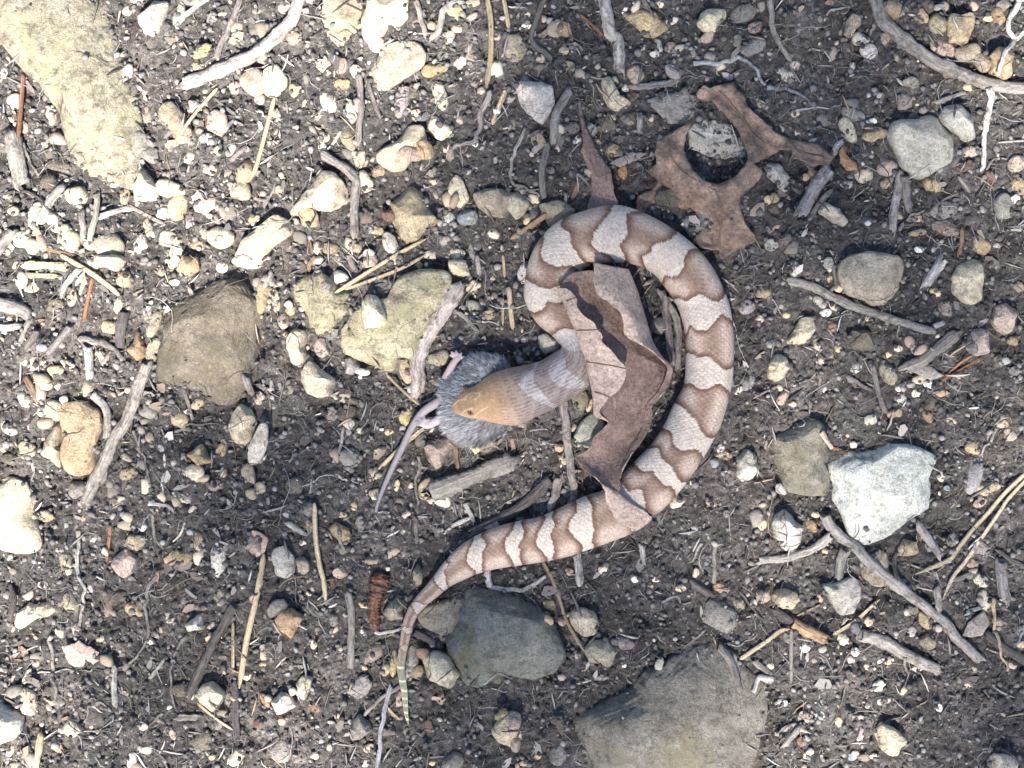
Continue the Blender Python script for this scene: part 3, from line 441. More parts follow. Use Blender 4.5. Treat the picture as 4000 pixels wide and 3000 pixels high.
# sticks, needles, roots: tile, kind, colour, width (tile px), points
STICKS = [
('T00','needle','rust',34,[(150,480),(135,700),(118,900)]),('T00','stick','grey',115,[(82,880),(110,1040),(150,1220)]),('T00','needle','straw',26,[(1410,570),(1260,740),(1160,880)]),
('T00','stick','lilac',88,[(1180,545),(1350,490),(1500,420),(1659,350),(1779,240),(1889,130),(1929,30),(1940,-40)]),('T00','twig','lilac',40,[(1400,390),(1440,260),(1500,140),(1560,-20)]),
('T00','twig','pale',36,[(1150,130),(1290,30),(1350,-10)]),('T00','needle','pale',26,[(830,1330),(960,1400),(1070,1455)]),('T00','twig','pale',42,[(570,1580),(610,1430),(630,1250)]),
('T00','twig','pale',42,[(640,1410),(730,1370),(850,1350)]),('T00','root','grey',20,[(0,1260),(120,1235),(240,1270),(320,1370),(450,1440)]),('T00','twig','grey',18,[(150,930),(190,1030),(240,1130)]),
('T00','twig','grey',42,[(530,1370),(535,1480),(540,1570)]),('T00','stick','grey',72,[(-30,1650),(10,1600),(90,1490)]),('T00','needle','brown',30,[(260,1600),(370,1630),(480,1655)]),('T00','twig','lilac',32,[(1500,1040),(1590,950)]),
('T00','twig','grey',22,[(1390,640),(1460,690),(1530,740)]),('T00','twig','pale',26,[(1450,850),(1520,780)]),('T00','stick','lilac',60,[(260,1440),(330,1300),(400,1210)]),
('T10','needle','straw',40,[(1495,-20),(1520,120),(1522,350),(1490,570)]),('T10','root','lilac',40,[(1530,590),(1470,700),(1420,900),(1300,940),(1260,985)]),('T10','needle','straw',36,[(1620,580),(1570,700),(1530,810)]),
('T10','needle','straw',30,[(1605,-10),(1625,90),(1640,190)]),('T10','needle','straw',32,[(120,630),(60,860),(0,1080),(-50,1180)]),('T10','twig','lilac',42,[(670,490),(680,700),(660,950)]),
('T10','stick','lilac',62,[(430,1000),(600,1110),(650,1180),(640,1300),(640,1530)]),('T10','twig','grey',36,[(1040,-10),(1070,120),(1110,240)]),('T10','twig','pale',42,[(1330,5),(1220,60),(1180,200),(1130,250)]),
('T10','root','pale',22,[(0,1290),(70,1300),(100,1250),(115,1190)]),('T10','needle','straw',20,[(550,850),(480,960)]),('T10','needle','brown',18,[(1190,1420),(1110,1500)]),('T10','twig','lilac',26,[(720,530),(760,650),(800,760)]),
('T10','needle','brown',30,[(340,1540),(370,1650)]),('T10','needle','dark',12,[(580,20),(690,75)]),
('T11','needle','straw',28,[(510,240),(700,120),(830,40),(950,-30),(1110,-115)]),('T11','needle','straw',24,[(560,220),(760,150),(960,70),(1100,-10)]),
('T20','stick','pale',80,[(590,-20),(620,130),(640,220),(690,270),(695,460)]),('T20','twig','grey',36,[(200,-10),(150,150),(130,260),(200,330),(260,385)]),('T20','stick','pale',46,[(770,565),(900,555),(1065,533)]),
('T20','twig','pale',36,[(830,740),(828,880)]),('T20','stick','grey',60,[(380,580),(290,720),(262,945)]),('T20','twig','grey',46,[(230,930),(200,1080),(205,1290)]),('T20','root','pale',26,[(90,840),(20,970),(0,1190),(100,1230),(190,1290)]),
('T20','needle','rust',24,[(440,90),(520,160),(600,240)]),('T20','root','bluish',34,[(1180,400),(1350,405),(1480,380),(1570,430),(1640,560)]),('T20','needle','brown',30,[(430,1180),(390,1300)]),('T20','needle','brown',42,[(225,1388),(110,1470),(-10,1550)]),
('T20','twig','grey',20,[(430,1120),(530,1250)]),('T20','root','pale',9,[(1060,560),(1130,510),(1220,490),(1300,500)]),
('T30','branch','grey',86,[(685,-30),(740,120),(830,220),(960,320),(1100,410),(1250,480),(1400,530),(1540,560),(1720,575)]),('T30','root','white',38,[(1650,-10),(1580,100),(1560,190),(1590,260),(1510,400),(1490,480)]),
('T30','root','white',30,[(1585,265),(1620,230),(1680,190)]),('T30','root','white',44,[(1440,570),(1430,700),(1400,900),(1380,1105)]),('T30','twig','grey',36,[(15,-10),(30,170),(70,270),(140,390)]),
('T30','stick','lilac',90,[(400,1090),(330,1180),(270,1280),(200,1400)]),('T30','twig','grey',40,[(400,1230),(340,1310),(280,1390)]),('T30','twig','pale',46,[(480,910),(420,1000)]),('T30','stick','lilac',60,[(860,1130),(830,1300),(800,1500)]),
('T30','stick','grey',60,[(880,1130),(895,1240),(910,1350)]),('T30','needle','pale',26,[(1230,1140),(1310,1250)]),('T30','twig','pale',30,[(1080,670),(1180,630),(1280,600)]),('T30','root','pale',16,[(1400,1100),(1480,1040),(1550,1030)]),
('T30','root','pale',28,[(840,1490),(920,1400),(1010,1370)]),('T30','root','white',10,[(1150,380),(1250,400),(1370,400)]),('T30','twig','brown',30,[(1270,1480),(1230,1659)]),('T30','root','white',12,[(180,710),(300,700),(420,690),(490,660)]),
('T30','root','bluish',28,[(-10,570),(100,580),(200,610),(250,650)]),('T30','needle','straw',16,[(620,830),(740,830)]),('T30','root','white',14,[(370,140),(400,80),(470,60),(560,45)]),('T30','needle','pale',15,[(1670,910),(1480,925)]),
('T01','needle','straw',36,[(390,-10),(560,90),(700,190),(790,272)]),('T01','wood','straw',60,[(150,60),(300,62),(440,70)]),('T01','wood','straw',38,[(150,122),(370,132)]),('T01','twig','pale',42,[(510,80),(420,200),(395,280)]),
('T01','twig','straw',30,[(550,130),(520,250)]),('T01','needle','rust',30,[(600,140),(570,280),(540,430)]),('T01','stick','grey',92,[(-20,308),(110,340),(205,390)]),('T01','twig','grey',36,[(190,400),(130,560)]),
('T01','stick','pale',50,[(-10,460),(130,465)]),('T01','stick','lilac',46,[(460,450),(390,540),(310,630)]),('T01','stick','grey',46,[(250,470),(170,590)]),('T01','stick','dark',66,[(810,360),(785,480),(780,600)]),
('T01','root','pale',50,[(500,550),(600,560),(720,590),(820,690)]),('T01','stick','pale',58,[(570,580),(582,680),(580,790)]),('T01','stick','pale',58,[(600,890),(690,1010),(692,1190)]),
('T01','stick','grey',80,[(950,700),(920,780),(860,960),(820,1070),(740,1190),(660,1370),(600,1490),(550,1620)]),('T01','twig','brown',44,[(170,780),(205,860),(240,940)]),('T01','twig','lilac',24,[(1190,870),(1220,970),(1250,1060)]),
('T01','root','pale',16,[(1120,1150),(1180,1120),(1260,1090),(1420,1090)]),('T01','root','grey',18,[(860,1130),(920,1280),(960,1400),(970,1550)]),('T01','root','white',20,[(1060,1410),(1050,1590)]),('T01','root','white',30,[(980,1600),(1080,1610),(1130,1665)]),
('T01','root','pale',16,[(240,1360),(210,1450)]),('T01','twig','grey',50,[(1580,780),(1640,900)]),('T01','needle','straw',15,[(860,250),(930,215)]),
('T11','stick','grey',108,[(1310,200),(1230,330),(1120,500),(1050,660),(1055,790),(1050,890)]),('T11','twig','grey',30,[(1280,350),(1350,390),(1430,490)]),('T11','needle','straw',24,[(620,510),(730,640),(800,730)]),
('T11','needle','straw',22,[(840,760),(950,870),(1070,970)]),('T11','needle','pale',36,[(1430,-10),(1450,130)]),('T11','needle','straw',36,[(1640,200),(1650,340),(1665,480)]),('T11','needle','straw',20,[(1602,270),(1600,450)]),
('T11','needle','straw',22,[(1600,-10),(1612,140)]),('T11','needle','straw',30,[(1090,1110),(950,1230),(790,1385)]),('T11','twig','pale',40,[(100,110),(60,205)]),('T11','root','grey',20,[(70,840),(95,1050),(70,1085)]),
('T11','root','pale',25,[(500,1330),(555,1220),(560,1110)]),('T11','root','lilac',25,[(1045,1300),(1065,1370),(1040,1480),(1060,1659)]),('T11','root','lilac',20,[(1065,1372),(1115,1376)]),('T11','wood','grey',130,[(1120,1540),(1300,1470),(1480,1400),(1675,1320)]),
('T11','twig','brown',30,[(1290,1200),(1310,1390)]),('T11','root','pale',16,[(250,1240),(225,1340)]),('T11','twig','grey',40,[(590,-10),(660,100)]),('T11','root','white',14,[(1430,410),(1500,430),(1570,440)]),('T11','twig','brown',30,[(340,90),(375,0)]),
('T21','twig','lilac',54,[(325,900),(350,1100),(370,1300),(390,1450),(400,1600)]),('D','stick','dark',105,[(330,590),(520,500),(700,390),(900,250),(1110,40)]),('D','twig','grey',88,[(1190,20),(1150,200),(1110,330)]),
('D','stick','pale',80,[(1365,760),(1375,900),(1390,1065)]),('D','root','white',60,[(505,950),(530,1090),(760,1100),(900,1090),(1060,980)]),('D','needle','straw',38,[(1015,815),(1100,960),(1150,1080),(1200,1220),(1250,1380),(1330,1540),(1440,1720)]),
('D','root','white',58,[(290,280),(340,400),(385,490)]),('D','root','white',52,[(350,410),(200,490),(80,595)]),('B','twig','lilac',70,[(1430,870),(1530,1050),(1600,1250),(1590,1640)]),('B','twig','grey',80,[(1470,920),(1500,1300),(1545,1580)]),
('T21','root','white',12,[(120,1120),(200,1122),(320,1110)]),('T21','root','white',12,[(190,1225),(290,1200)]),('T21','needle','pale',16,[(1670,865),(1560,925)]),
('T31','stick','grey',58,[(140,160),(300,200),(450,280),(620,350),(850,420),(1060,490)]),('T31','stick','pale',68,[(1140,0),(1090,90),(1020,190)]),('T31','twig','pale',36,[(1070,470),(1150,420)]),('T31','wood','grey',85,[(1230,500),(1100,600),(1000,680),(890,730)]),
('T31','needle','rust',20,[(1130,800),(1250,690),(1335,640)]),('T31','needle','rust',20,[(1120,812),(1260,730),(1400,650)]),('T31','twig','grey',36,[(675,700),(710,850),(760,1015)]),('T31','twig','grey',26,[(510,770),(600,830),(670,872)]),
('T31','root','pale',13,[(160,840),(260,800),(320,740)]),('T31','root','lilac',22,[(330,740),(340,900)]),('T31','twig','rust',20,[(410,1230),(500,1272)]),('T31','root','white',17,[(1480,1110),(1430,1220),(1370,1300)]),
('T31','needle','yellow',32,[(1690,1390),(1540,1530),(1430,1659),(1330,1769),(1220,1909),(1170,1969),(955,2062)]),('T31','needle','yellow',28,[(1690,1430),(1560,1570),(1500,1659),(1410,1789),(1280,1979),(1200,2079),(1130,2229)]),
('T31','needle','pale',20,[(0,880),(60,842)]),('T31','root','lilac',30,[(430,60),(440,180),(400,225)]),('T31','root','grey',13,[(840,440),(835,540)]),
('T02','root','pale',28,[(510,130),(500,340),(510,430),(540,520),(520,770)]),('T02','needle','rust',26,[(715,85),(705,200),(690,325)]),('T02','root','grey',26,[(1060,370),(960,480),(945,650),(965,800),(900,920),(820,1005)]),
('T02','root','white',10,[(960,540),(1030,550),(1100,525)]),('T02','root','grey',18,[(980,810),(1030,925)]),('T02','stick','pale',42,[(745,1005),(740,1130),(748,1265)]),('T02','root','grey',22,[(1225,800),(1130,920),(1100,1060),(1110,1200),(1132,1255)]),
('T02','stick','dark',60,[(1520,600),(1420,780),(1330,960),(1290,1040),(1220,1190)]),('T02','needle','straw',44,[(1710,270),(1660,560),(1600,820),(1550,1145)]),('T02','needle','straw',25,[(1510,710),(1510,1045)]),('T02','root','pale',28,[(320,800),(340,960),(360,1235)]),
('T02','root','white',11,[(200,1062),(350,1030),(600,1020)]),('T02','stick','dark',40,[(70,470),(90,560),(60,705)]),('T02','stick','straw',46,[(270,1440),(250,1550),(230,1670)]),('T02','root','grey',18,[(1060,1300),(970,1380),(910,1492)]),
('T02','root','white',9,[(500,1430),(600,1430),(770,1340)]),('T02','stick','dark',52,[(1515,1090),(1530,1280),(1530,1465)]),('T02','needle','yellow',20,[(1280,1240),(1400,1340),(1510,1412)]),('T02','root','grey',20,[(590,1240),(550,1362)]),
('T02','root','grey',25,[(990,10),(1000,130),(1060,245)]),('T02','root','white',16,[(1195,60),(1160,150),(1108,205)]),('T02','wood','grey',50,[(1140,1330),(1290,1332)]),('T02','twig','grey',26,[(970,1080),(1070,950)]),('T02','root','white',10,[(20,980),(130,900),(290,870)]),
('T12','needle','straw',36,[(378,-60),(385,150),(410,330),(440,460),(455,605)]),('T12','stick','grey',50,[(600,530),(620,700),(610,1020)]),('T12','twig','bluish',30,[(880,1120),(830,1300),(800,1500),(780,1680)]),('T12','twig','grey',25,[(930,1130),(800,1220),(700,1312)]),
('T12','root','white',25,[(770,790),(870,770),(960,748)]),('T12','stick','dark',50,[(1015,775),(1090,810),(1165,855)]),('T12','root','grey',26,[(540,120),(560,262)]),('T12','twig','pale',40,[(200,70),(310,132)]),('T12','twig','straw',20,[(850,1270),(930,1352)]),
('T12','root','white',9,[(1480,1130),(1560,1050),(1640,1080)]),('T12','root','white',9,[(1510,1150),(1630,1160)]),('T12','twig','grey',30,[(1040,30),(1040,205)]),('T12','root','white',10,[(920,1650),(950,1590),(1000,1570)]),
('T22','stick','dark',50,[(1150,460),(1285,532)]),('T22','twig','grey',30,[(1320,195),(1310,465)]),('T22','root','pale',18,[(1230,195),(1200,260),(1165,322)]),('T22','twig','pale',36,[(840,210),(860,322)]),('T22','stick','grey',50,[(1340,870),(1420,980),(1480,1172)]),
('T22','twig','pale',36,[(1440,920),(1470,1062)]),('T22','needle','yellow',36,[(1475,955),(1659,832),(1739,770),(1805,760)]),('T32','needle','yellow',26,[(420,797),(560,710),(640,640),(725,565)]),('T22','root','pale',11,[(1380,862),(1490,850),(1600,780)]),
('T22','root','pale',16,[(1240,770),(1100,882)]),('T22','twig','grey',40,[(1560,960),(1665,1042)]),('T22','root','white',48,[(1690,1095),(1605,1065),(1568,1165)]),('T22','twig','grey',16,[(1470,520),(1540,600),(1620,692)]),('T22','root','white',20,[(960,590),(1060,545),(1100,590),(1155,585)]),
('T32','branch','grey',70,[(365,20),(430,120),(560,230),(700,360),(850,490),(1000,600),(1150,720),(1230,820),(1385,965)]),('T32','stick','grey',56,[(415,150),(300,230),(150,290),(0,312),(-70,320)]),('T32','stick','grey',66,[(505,230),(470,340),(455,445)]),
('T32','stick','grey',80,[(600,800),(720,830),(900,930),(1105,1022)]),('T32','stick','brown',78,[(150,720),(260,770),(385,832)]),('T32','needle','pale',30,[(152,760),(150,1112)]),('T32','stick','dark',50,[(160,725),(30,620)]),('T32','stick','lilac',60,[(970,80),(1040,180),(1130,292)]),
('T32','root','straw',26,[(1460,570),(1470,730),(1510,900),(1555,1045)]),('T32','needle','straw',16,[(340,600),(180,677)]),('T32','root','grey',20,[(890,950),(910,1050),(880,1152)]),('T32','twig','grey',36,[(1180,440),(1370,388)]),('T32','stick','grey',50,[(1090,480),(1110,642)]),
('T32','stick','lilac',78,[(1500,310),(1540,582)]),('T32','stick','grey',30,[(1670,365),(1480,240)]),('T32','stick','grey',60,[(1690,975),(1530,880),(1410,790)]),('T32','twig','dark',36,[(820,260),(840,432)]),('T32','twig','straw',13,[(150,1310),(260,1222)]),
('T32','twig','bluish',30,[(1270,662),(1380,622)]),('T32','twig','lilac',26,[(610,1380),(590,1482)]),('T32','root','bluish',20,[(1600,860),(1665,765)]),('T32','twig','pale',40,[(100,1520),(200,1400)]),
]
# flat scraps of leaf and bark: tile, colour, outline, lift (mm), curl (mm), label, name
SCRAPS = [
('T02','pinkleaf',[(390,880),(470,860),(500,835),(545,880),(570,880),(630,920),(600,960),(640,970),(590,1000),(540,960),(530,1010),(470,1010),(430,990),(410,930)],1.5,1.5,'small pinkish tan lobed leaf scrap','leaf_scrap'),
('T00','pinkleaf',[(1240,1280),(1290,1230),(1330,1300),(1400,1280),(1390,1350),(1330,1390),(1270,1370)],1.2,1.2,'crumpled pinkish leaf scrap among cream pebbles','leaf_scrap'),
('T32','greyleaf',[(1260,800),(1300,720),(1400,640),(1440,720),(1390,800),(1320,815)],1.5,1.2,'grey brown leaf scrap beside a pale vine','leaf_scrap'),
('T32','greyleaf',[(40,1450),(110,1390),(180,1370),(290,1440),(200,1430),(130,1460)],1.2,1.5,'narrow grey pink leaf curl on dark crumbly soil','leaf_scrap'),
('T12','pinkleaf',[(-30,120),(20,130),(80,170),(60,260),(0,290),(-30,230)],1.5,1.5,'pale pink leaf flake at the end of a straw needle','leaf_scrap'),
('T20','greyleaf',[(630,1060),(700,1020),(780,990),(880,995),(800,1040),(700,1085)],1.5,1.2,'thin grey willow shaped leaf near the twisted leaf tip','leaf_scrap'),
('T31','pinkleaf',[(320,1150),(345,1130),(410,1240),(390,1252)],6,0.8,'pale pink bark strip lying on the slate rock','bark_strip'),
('T31','greyleaf',[(880,730),(960,690),(1060,720),(1140,780),(1060,810),(960,760)],1.5,1.5,'curled grey leaf beside weathered wood','leaf_scrap'),
('T21','greyleaf',[(840,200),(870,165),(930,150),(900,180)],4,0.5,'tiny folded dry leaf tip on the inner edge of the coil','leaf_scrap'),
('T22','greyleaf',[(530,1100),(570,1065),(640,1070),(600,1100)],1.2,0.8,'small grey chip of leaf by the brown amber stone','leaf_scrap'),
('T20','rustleaf',[(690,1090),(730,1070),(760,1120),(720,1170),(690,1140)],1.5,0.8,'small rusty leaf bit left of the oak leaf','leaf_scrap'),
('T30','rustleaf',[(455,985),(485,945),(500,1010),(560,1060),(565,1105),(500,1110),(460,1060)],3,2,'curled orange bark flake beside a pale stub','bark_flake'),
('T32','greyleaf',[(1330,210),(1380,180),(1430,230),(1400,280),(1340,270)],2,1,'pinkish grey bark chip crossed by yellow needles','bark_flake'),
('T12','greyleaf',[(1480,100),(1560,60),(1600,110),(1540,150)],1.5,1,'grey bark chip near white twigs','bark_flake'),
]
# ------------------------------------------------------------------ ground height
def fft_noise(n, lo, hi, beta, seed):
    r = np.random.default_rng(seed)
    f = np.fft.fftfreq(n) * n
    k = np.hypot(f[:, None], f[None, :]); k[0, 0] = 1
    amp = np.where((k >= lo) & (k <= hi), k ** -beta, 0)
    x = np.fft.ifft2(np.fft.fft2(r.standard_normal((n, n))) * amp).real
    return x / x.std()
GN = 1024; GS = 0.512                       # 0.5 mm samples, tiles every 0.512 m
GMAP = (0.0016 * fft_noise(GN, 1, 14, 1.2, 1) + 0.0008 * fft_noise(GN, 14, 60, 1.0, 2) + 0.0006 * fft_noise(GN, 60, 400, 0.8, 3))

def bil(m, x, y):
    fx = (x / GS + 0.5) * GN; fy = (y / GS + 0.5) * GN
    i = np.floor(fx).astype(int); j = np.floor(fy).astype(int); u = fx - i; w = fy - j
    i0 = i % GN; i1 = (i + 1) % GN; j0 = j % GN; j1 = (j + 1) % GN
    return (m[j0, i0] * (1 - u) + m[j0, i1] * u) * (1 - w) + (m[j1, i0] * (1 - u) + m[j1, i1] * u) * w
def gh(x, y): return bil(GMAP, np.asarray(x, float), np.asarray(y, float))

def axis(half, step):
    a = np.arange(-half, half + step / 2, step); out = []; d = step; q = half
    while q < 6: d *= 1.22; q += d; out.append(q)
    return np.r_[-np.array(out[::-1]), a, np.array(out)]
gx = axis(0.205, 0.0009); gy = axis(0.158, 0.0009)
GX, GY = np.meshgrid(gx, gy)
GV = np.stack([GX.ravel(), GY.ravel(), gh(GX.ravel(), GY.ravel())], 1)
nx, ny = len(gx), len(gy)
ii, jj = np.meshgrid(np.arange(nx - 1), np.arange(ny - 1)); q0 = (jj * nx + ii).ravel()
ground = mesh_obj('ground', GV, np.stack([q0, q0 + 1, q0 + nx + 1, q0 + nx], 1), MAT_SOIL)
tag(ground, 'dark dry forest soil with grit and fibres', 'soil', kind='structure')

# height map of everything laid down so far
HM = GMAP.copy()
def hm_index(x, y): return ((x / GS + 0.5) * GN), ((y / GS + 0.5) * GN)
def hm_stamp(V):
    """raise the height map with the vertices of a lump"""
    fx, fy = hm_index(V[:, 0], V[:, 1])
    for dx in (0, 1):
        for dy in (0, 1):
            i = np.floor(fx).astype(int) + dx; j = np.floor(fy).astype(int) + dy
            ok = (i >= 0) & (j >= 0) & (i < GN) & (j < GN)
            np.maximum.at(HM, (j[ok], i[ok]), V[ok, 2])
def hh(x, y): return bil(HM, np.asarray(x, float), np.asarray(y, float))

# ------------------------------------------------------------------ stones
PAL = {'C': (0.74, 0.64, 0.475), 'W': (0.70, 0.655, 0.57), 'T': (0.52, 0.405, 0.27), 'Y': (0.56, 0.445, 0.26), 'G': (0.33, 0.305, 0.275), 'D': (0.19, 0.165, 0.132),
       'P': (0.53, 0.415, 0.345), 'O': (0.47, 0.325, 0.205), 'R': (0.25, 0.165, 0.125), 'L': (0.44, 0.385, 0.29), 'B': (0.23, 0.24, 0.255), 'V': (0.39, 0.355, 0.35),
       'S': (0.27, 0.255, 0.22), 'M': (0.22, 0.195, 0.155), 'k1': (0.36, 0.33, 0.255), 's2': (0.27, 0.26, 0.22), 'w1': (0.68, 0.65, 0.58), 's3': (0.25, 0.245, 0.215),
       'l2': (0.42, 0.37, 0.265), 'l3': (0.44, 0.38, 0.265), 'p1': (0.56, 0.45, 0.36), 'c2': (0.76, 0.66, 0.50), 'l4': (0.50, 0.43, 0.31), 'c3': (0.66, 0.58, 0.42),
       'w2': (0.62, 0.585, 0.51), 'w3': (0.53, 0.505, 0.445), 'k2': (0.72, 0.61, 0.45), 'c4': (0.70, 0.62, 0.455), 'w4': (0.54, 0.51, 0.43), 't2': (0.53, 0.46, 0.35),
       'p2': (0.53, 0.44, 0.375), 'c5': (0.64, 0.535, 0.37)}
NAMES = {'C': 'cream', 'W': 'whitish', 'T': 'tan', 'Y': 'ochre yellow', 'G': 'grey', 'D': 'dark brown', 'P': 'pinkish', 'O': 'orange tan', 'R': 'reddish brown', 'L': 'olive', 'B': 'blue grey', 'V': 'lilac grey'}
LANDMARKS = [((1500, 1900), "near the end of the mouse's tail"), ((1640, 1480), 'near the mouse'), ((1760, 2760), "near the snake's green tail tip"), ((2200, 2270), "below the snake's tapering rear body"),
 ((2600, 1500), 'inside the ring of the snake'), ((3450, 1930), 'near the whitish angular rock'), ((3100, 1850), 'near the smooth slate rock'), ((330, 330), 'near the lichen-covered slab'),
 ((830, 1340), 'near the dark mossy rock'), ((2780, 620), 'near the torn oak leaf'), ((3550, 230), 'near the curved grey branch'), ((3500, 2380), 'near the forked grey twig'),
 ((430, 1750), 'near the long knotty stick'), ((2600, 2750), 'near the biggest grey olive rock'), ((1950, 2450), 'near the dark blue grey rock'), ((1480, 1250), 'near the flat olive rock'),
 ((1560, 270), 'near the broad pinkish rock'), ((1470, 2370), 'near the reddish catkin'), ((60, 2050), 'near the large warm cream rock'), ((3420, 1080), 'near the large rounded tan rock'),
 ((3610, 570), 'near the blocky pale grey rock'), ((880, 270), 'near the thick lilac grey stick'), ((310, 2560), 'near the pink leaf scrap'), ((1250, 740), 'near the humped cream rock'),
 ((1620, 830), 'near the diamond shaped rock'), ((2100, 360), 'near the white tapering rock'), ((2350, 850), 'near the twisted leaf tip'), ((3780, 1100), 'near the tall egg shaped stone'),
 ((3780, 2100), 'near the long yellow needles'), ((800, 2720), 'near the blocky cream white stone'), ((3490, 2900), 'near the lone creamy white angular stone'), ((2900, 1830), 'near the round pale grey stone'),
 ((100, 1250), 'near the weathered grey stick stub'), ((1330, 2150), 'near the long straw needle'), ((250, 900), 'among the pebbles below the lichen slab'), ((2450, 2450), 'near the white speckled stone'),
 ((700, 700), 'near the orange tan pebbles beside the slab'), ((3050, 2200), 'near the bluish white stone')]
LPOS = np.array([p for p, _ in LANDMARKS], float)
def where(px, py): return LANDMARKS[int(np.argmin(np.hypot(LPOS[:, 0] - px, LPOS[:, 1] - py)))][1]

NTH = 96
TH = np.arange(NTH) * 2 * math.pi / NTH
def radial(poly):
    """polygon (world metres) -> centre, radius for NTH directions"""
    p = np.asarray(poly, float); x, y = p[:, 0], p[:, 1]; x1, y1 = np.roll(x, -1), np.roll(y, -1)
    cr = x * y1 - x1 * y; A = cr.sum() / 2
    c = np.array([((x + x1) * cr).sum(), ((y + y1) * cr).sum()]) / (6 * A)
    a = p - c; b = np.roll(a, -1, 0); e = b - a; r = np.zeros(NTH)
    for k, t in enumerate(TH):
        d = np.array([math.cos(t), math.sin(t)])
        den = d[0] * e[:, 1] - d[1] * e[:, 0]; den = np.where(abs(den) < 1e-12, 1e-12, den)
        tt = (a[:, 0] * e[:, 1] - a[:, 1] * e[:, 0]) / den
        uu = (a[:, 0] * d[1] - a[:, 1] * d[0]) / den
        ok = (uu >= -1e-6) & (uu <= 1 + 1e-6) & (tt > 0)
        r[k] = tt[ok].max() if ok.any() else 0.001
    return c, r, abs(A)
def circ_smooth(r, w):
    k = np.hanning(w + 2)[1:-1]; k /= k.sum()
    return np.convolve(np.r_[r[-w:], r, r[:w]], k, 'same')[w:-w]

def lump(r, height, sub, rg, facets=7, rough=0.05, flat=0.75, fmin=0.72):
    """closed stone: outline radii r(theta), half height, facets cut into the upper side"""
    q, f = ICO[sub]; q = q.copy()
    for _ in range(facets):
        n = rg.standard_normal(3); n[2] = abs(n[2]) * 0.9 + 0.35 * rg.random() + 0.25; n /= np.linalg.norm(n)
        if n[2] < 0.38: continue
        off = rg.uniform(fmin, 0.95)
        d = q @ n - off
        q -= np.where(d > 0, d, 0)[:, None] * n * 0.96
    w = np.zeros(len(q)); fr = 1.6
    for o in range(8 if sub > 4 else 6):
        kv = rg.standard_normal((3, 3)) * fr
        w += sum(np.sin(q @ kv[m] + rg.uniform(0, 6.3)) for m in range(3)) / 3 / (1.1 + o * 0.7)
        fr *= 1.75
    q *= (1 + rough * w)[:, None]
    th = np.arctan2(q[:, 1], q[:, 0]); rho = np.hypot(q[:, 0], q[:, 1])
    rr = np.interp(np.mod(th, 2 * math.pi), np.r_[TH, 2 * math.pi], np.r_[r, r[0]])
    return np.stack([rr * rho * np.cos(th), rr * rho * np.sin(th), height * np.sign(q[:, 2]) * np.abs(q[:, 2]) ** flat], 1), f

def ell_outline(a, b, ang, rg):
    m = rg.integers(5, 8); t0 = np.sort(rg.uniform(0, 2 * math.pi, m)); d = rg.uniform(0.82, 0.99, m)
    r = np.ones(NTH)
    for k in range(m):
        c = np.cos(TH - t0[k]); r = np.where(c > 0.1, np.minimum(r, d[k] / np.maximum(c, 0.1)), r)
    for k in (2, 3, 4): r *= 1 + rg.uniform(-0.05, 0.05) * np.cos(k * TH + rg.uniform(0, 6.3))
    r /= r.max() * 0.5 + r.mean() * 0.5
    pts = np.stack([a * r * np.cos(TH), b * r * np.sin(TH)], 1)
    ca, sa = math.cos(math.radians(ang)), math.sin(math.radians(ang))
    return pts @ np.array([[ca, sa], [-sa, ca]])

def vary(c, rg, v=0.12):
    c = np.array(c) * (1 + rg.normal(0, v)); return np.clip(c * (1 + rg.normal(0, 0.014, 3)), 0.02, 0.8)
def foot_base(c, r):
    g = np.linspace(0.25, 0.75, 3)[:, None]; t = TH[::8][None]
    rr = r[::8][None]
    x = c[0] + g * rr * np.cos(t); y = c[1] + g * rr * np.sin(t)
    return float(np.mean(hh(x, y)))

STONE_MATS = {'stone': MAT_STONE, 'lichen': MAT_LICHEN, 'moss': MAT_MOSS, 'slate': MAT_SLATE}
for idx, (tile, colr, pts, relief, mat, label) in enumerate(ROCKS):
    rg = np.random.default_rng(100 + idx)
    src = S(tile, pts); z = relief * 0.0005
    wp = np.stack(W(src[:, 0], src[:, 1], z), 1)
    c, r, A = radial(wp)
    r = circ_smooth(r, 5) * (1 + 0.012 * np.interp(TH, np.linspace(0, 2 * math.pi, 30), rg.standard_normal(30)))
    size = math.sqrt(A)
    big = size > 0.022
    base = foot_base(c, r)
    top = relief * 0.001 * (0.62 if not big else 0.75)
    slab = big and mat != 'stone'
    V, F = lump(r * (1.06 if slab else 1.01), top * (1.15 if slab else 1), 6 if size > 0.03 else 5, rg, facets=14 if not big else 18, rough=0.05 if slab else 0.04, flat=0.72 if slab else 0.7, fmin=0.6 if not big else 0.74)
    cz = base + (0.0006 if slab else 0.0003 if big else top * 0.22)
    V = V + np.array([c[0], c[1], cz])
    o = mesh_obj('rock' if big else 'stone', V, F, STONE_MATS[mat], loc=(c[0], c[1], cz))
    o.color = (*vary(PAL[colr], rg, 0.05), 1)
    tag(o, label, 'rock' if big else 'stone')
    hm_stamp(V[V[:, 2] > cz - 0.001])

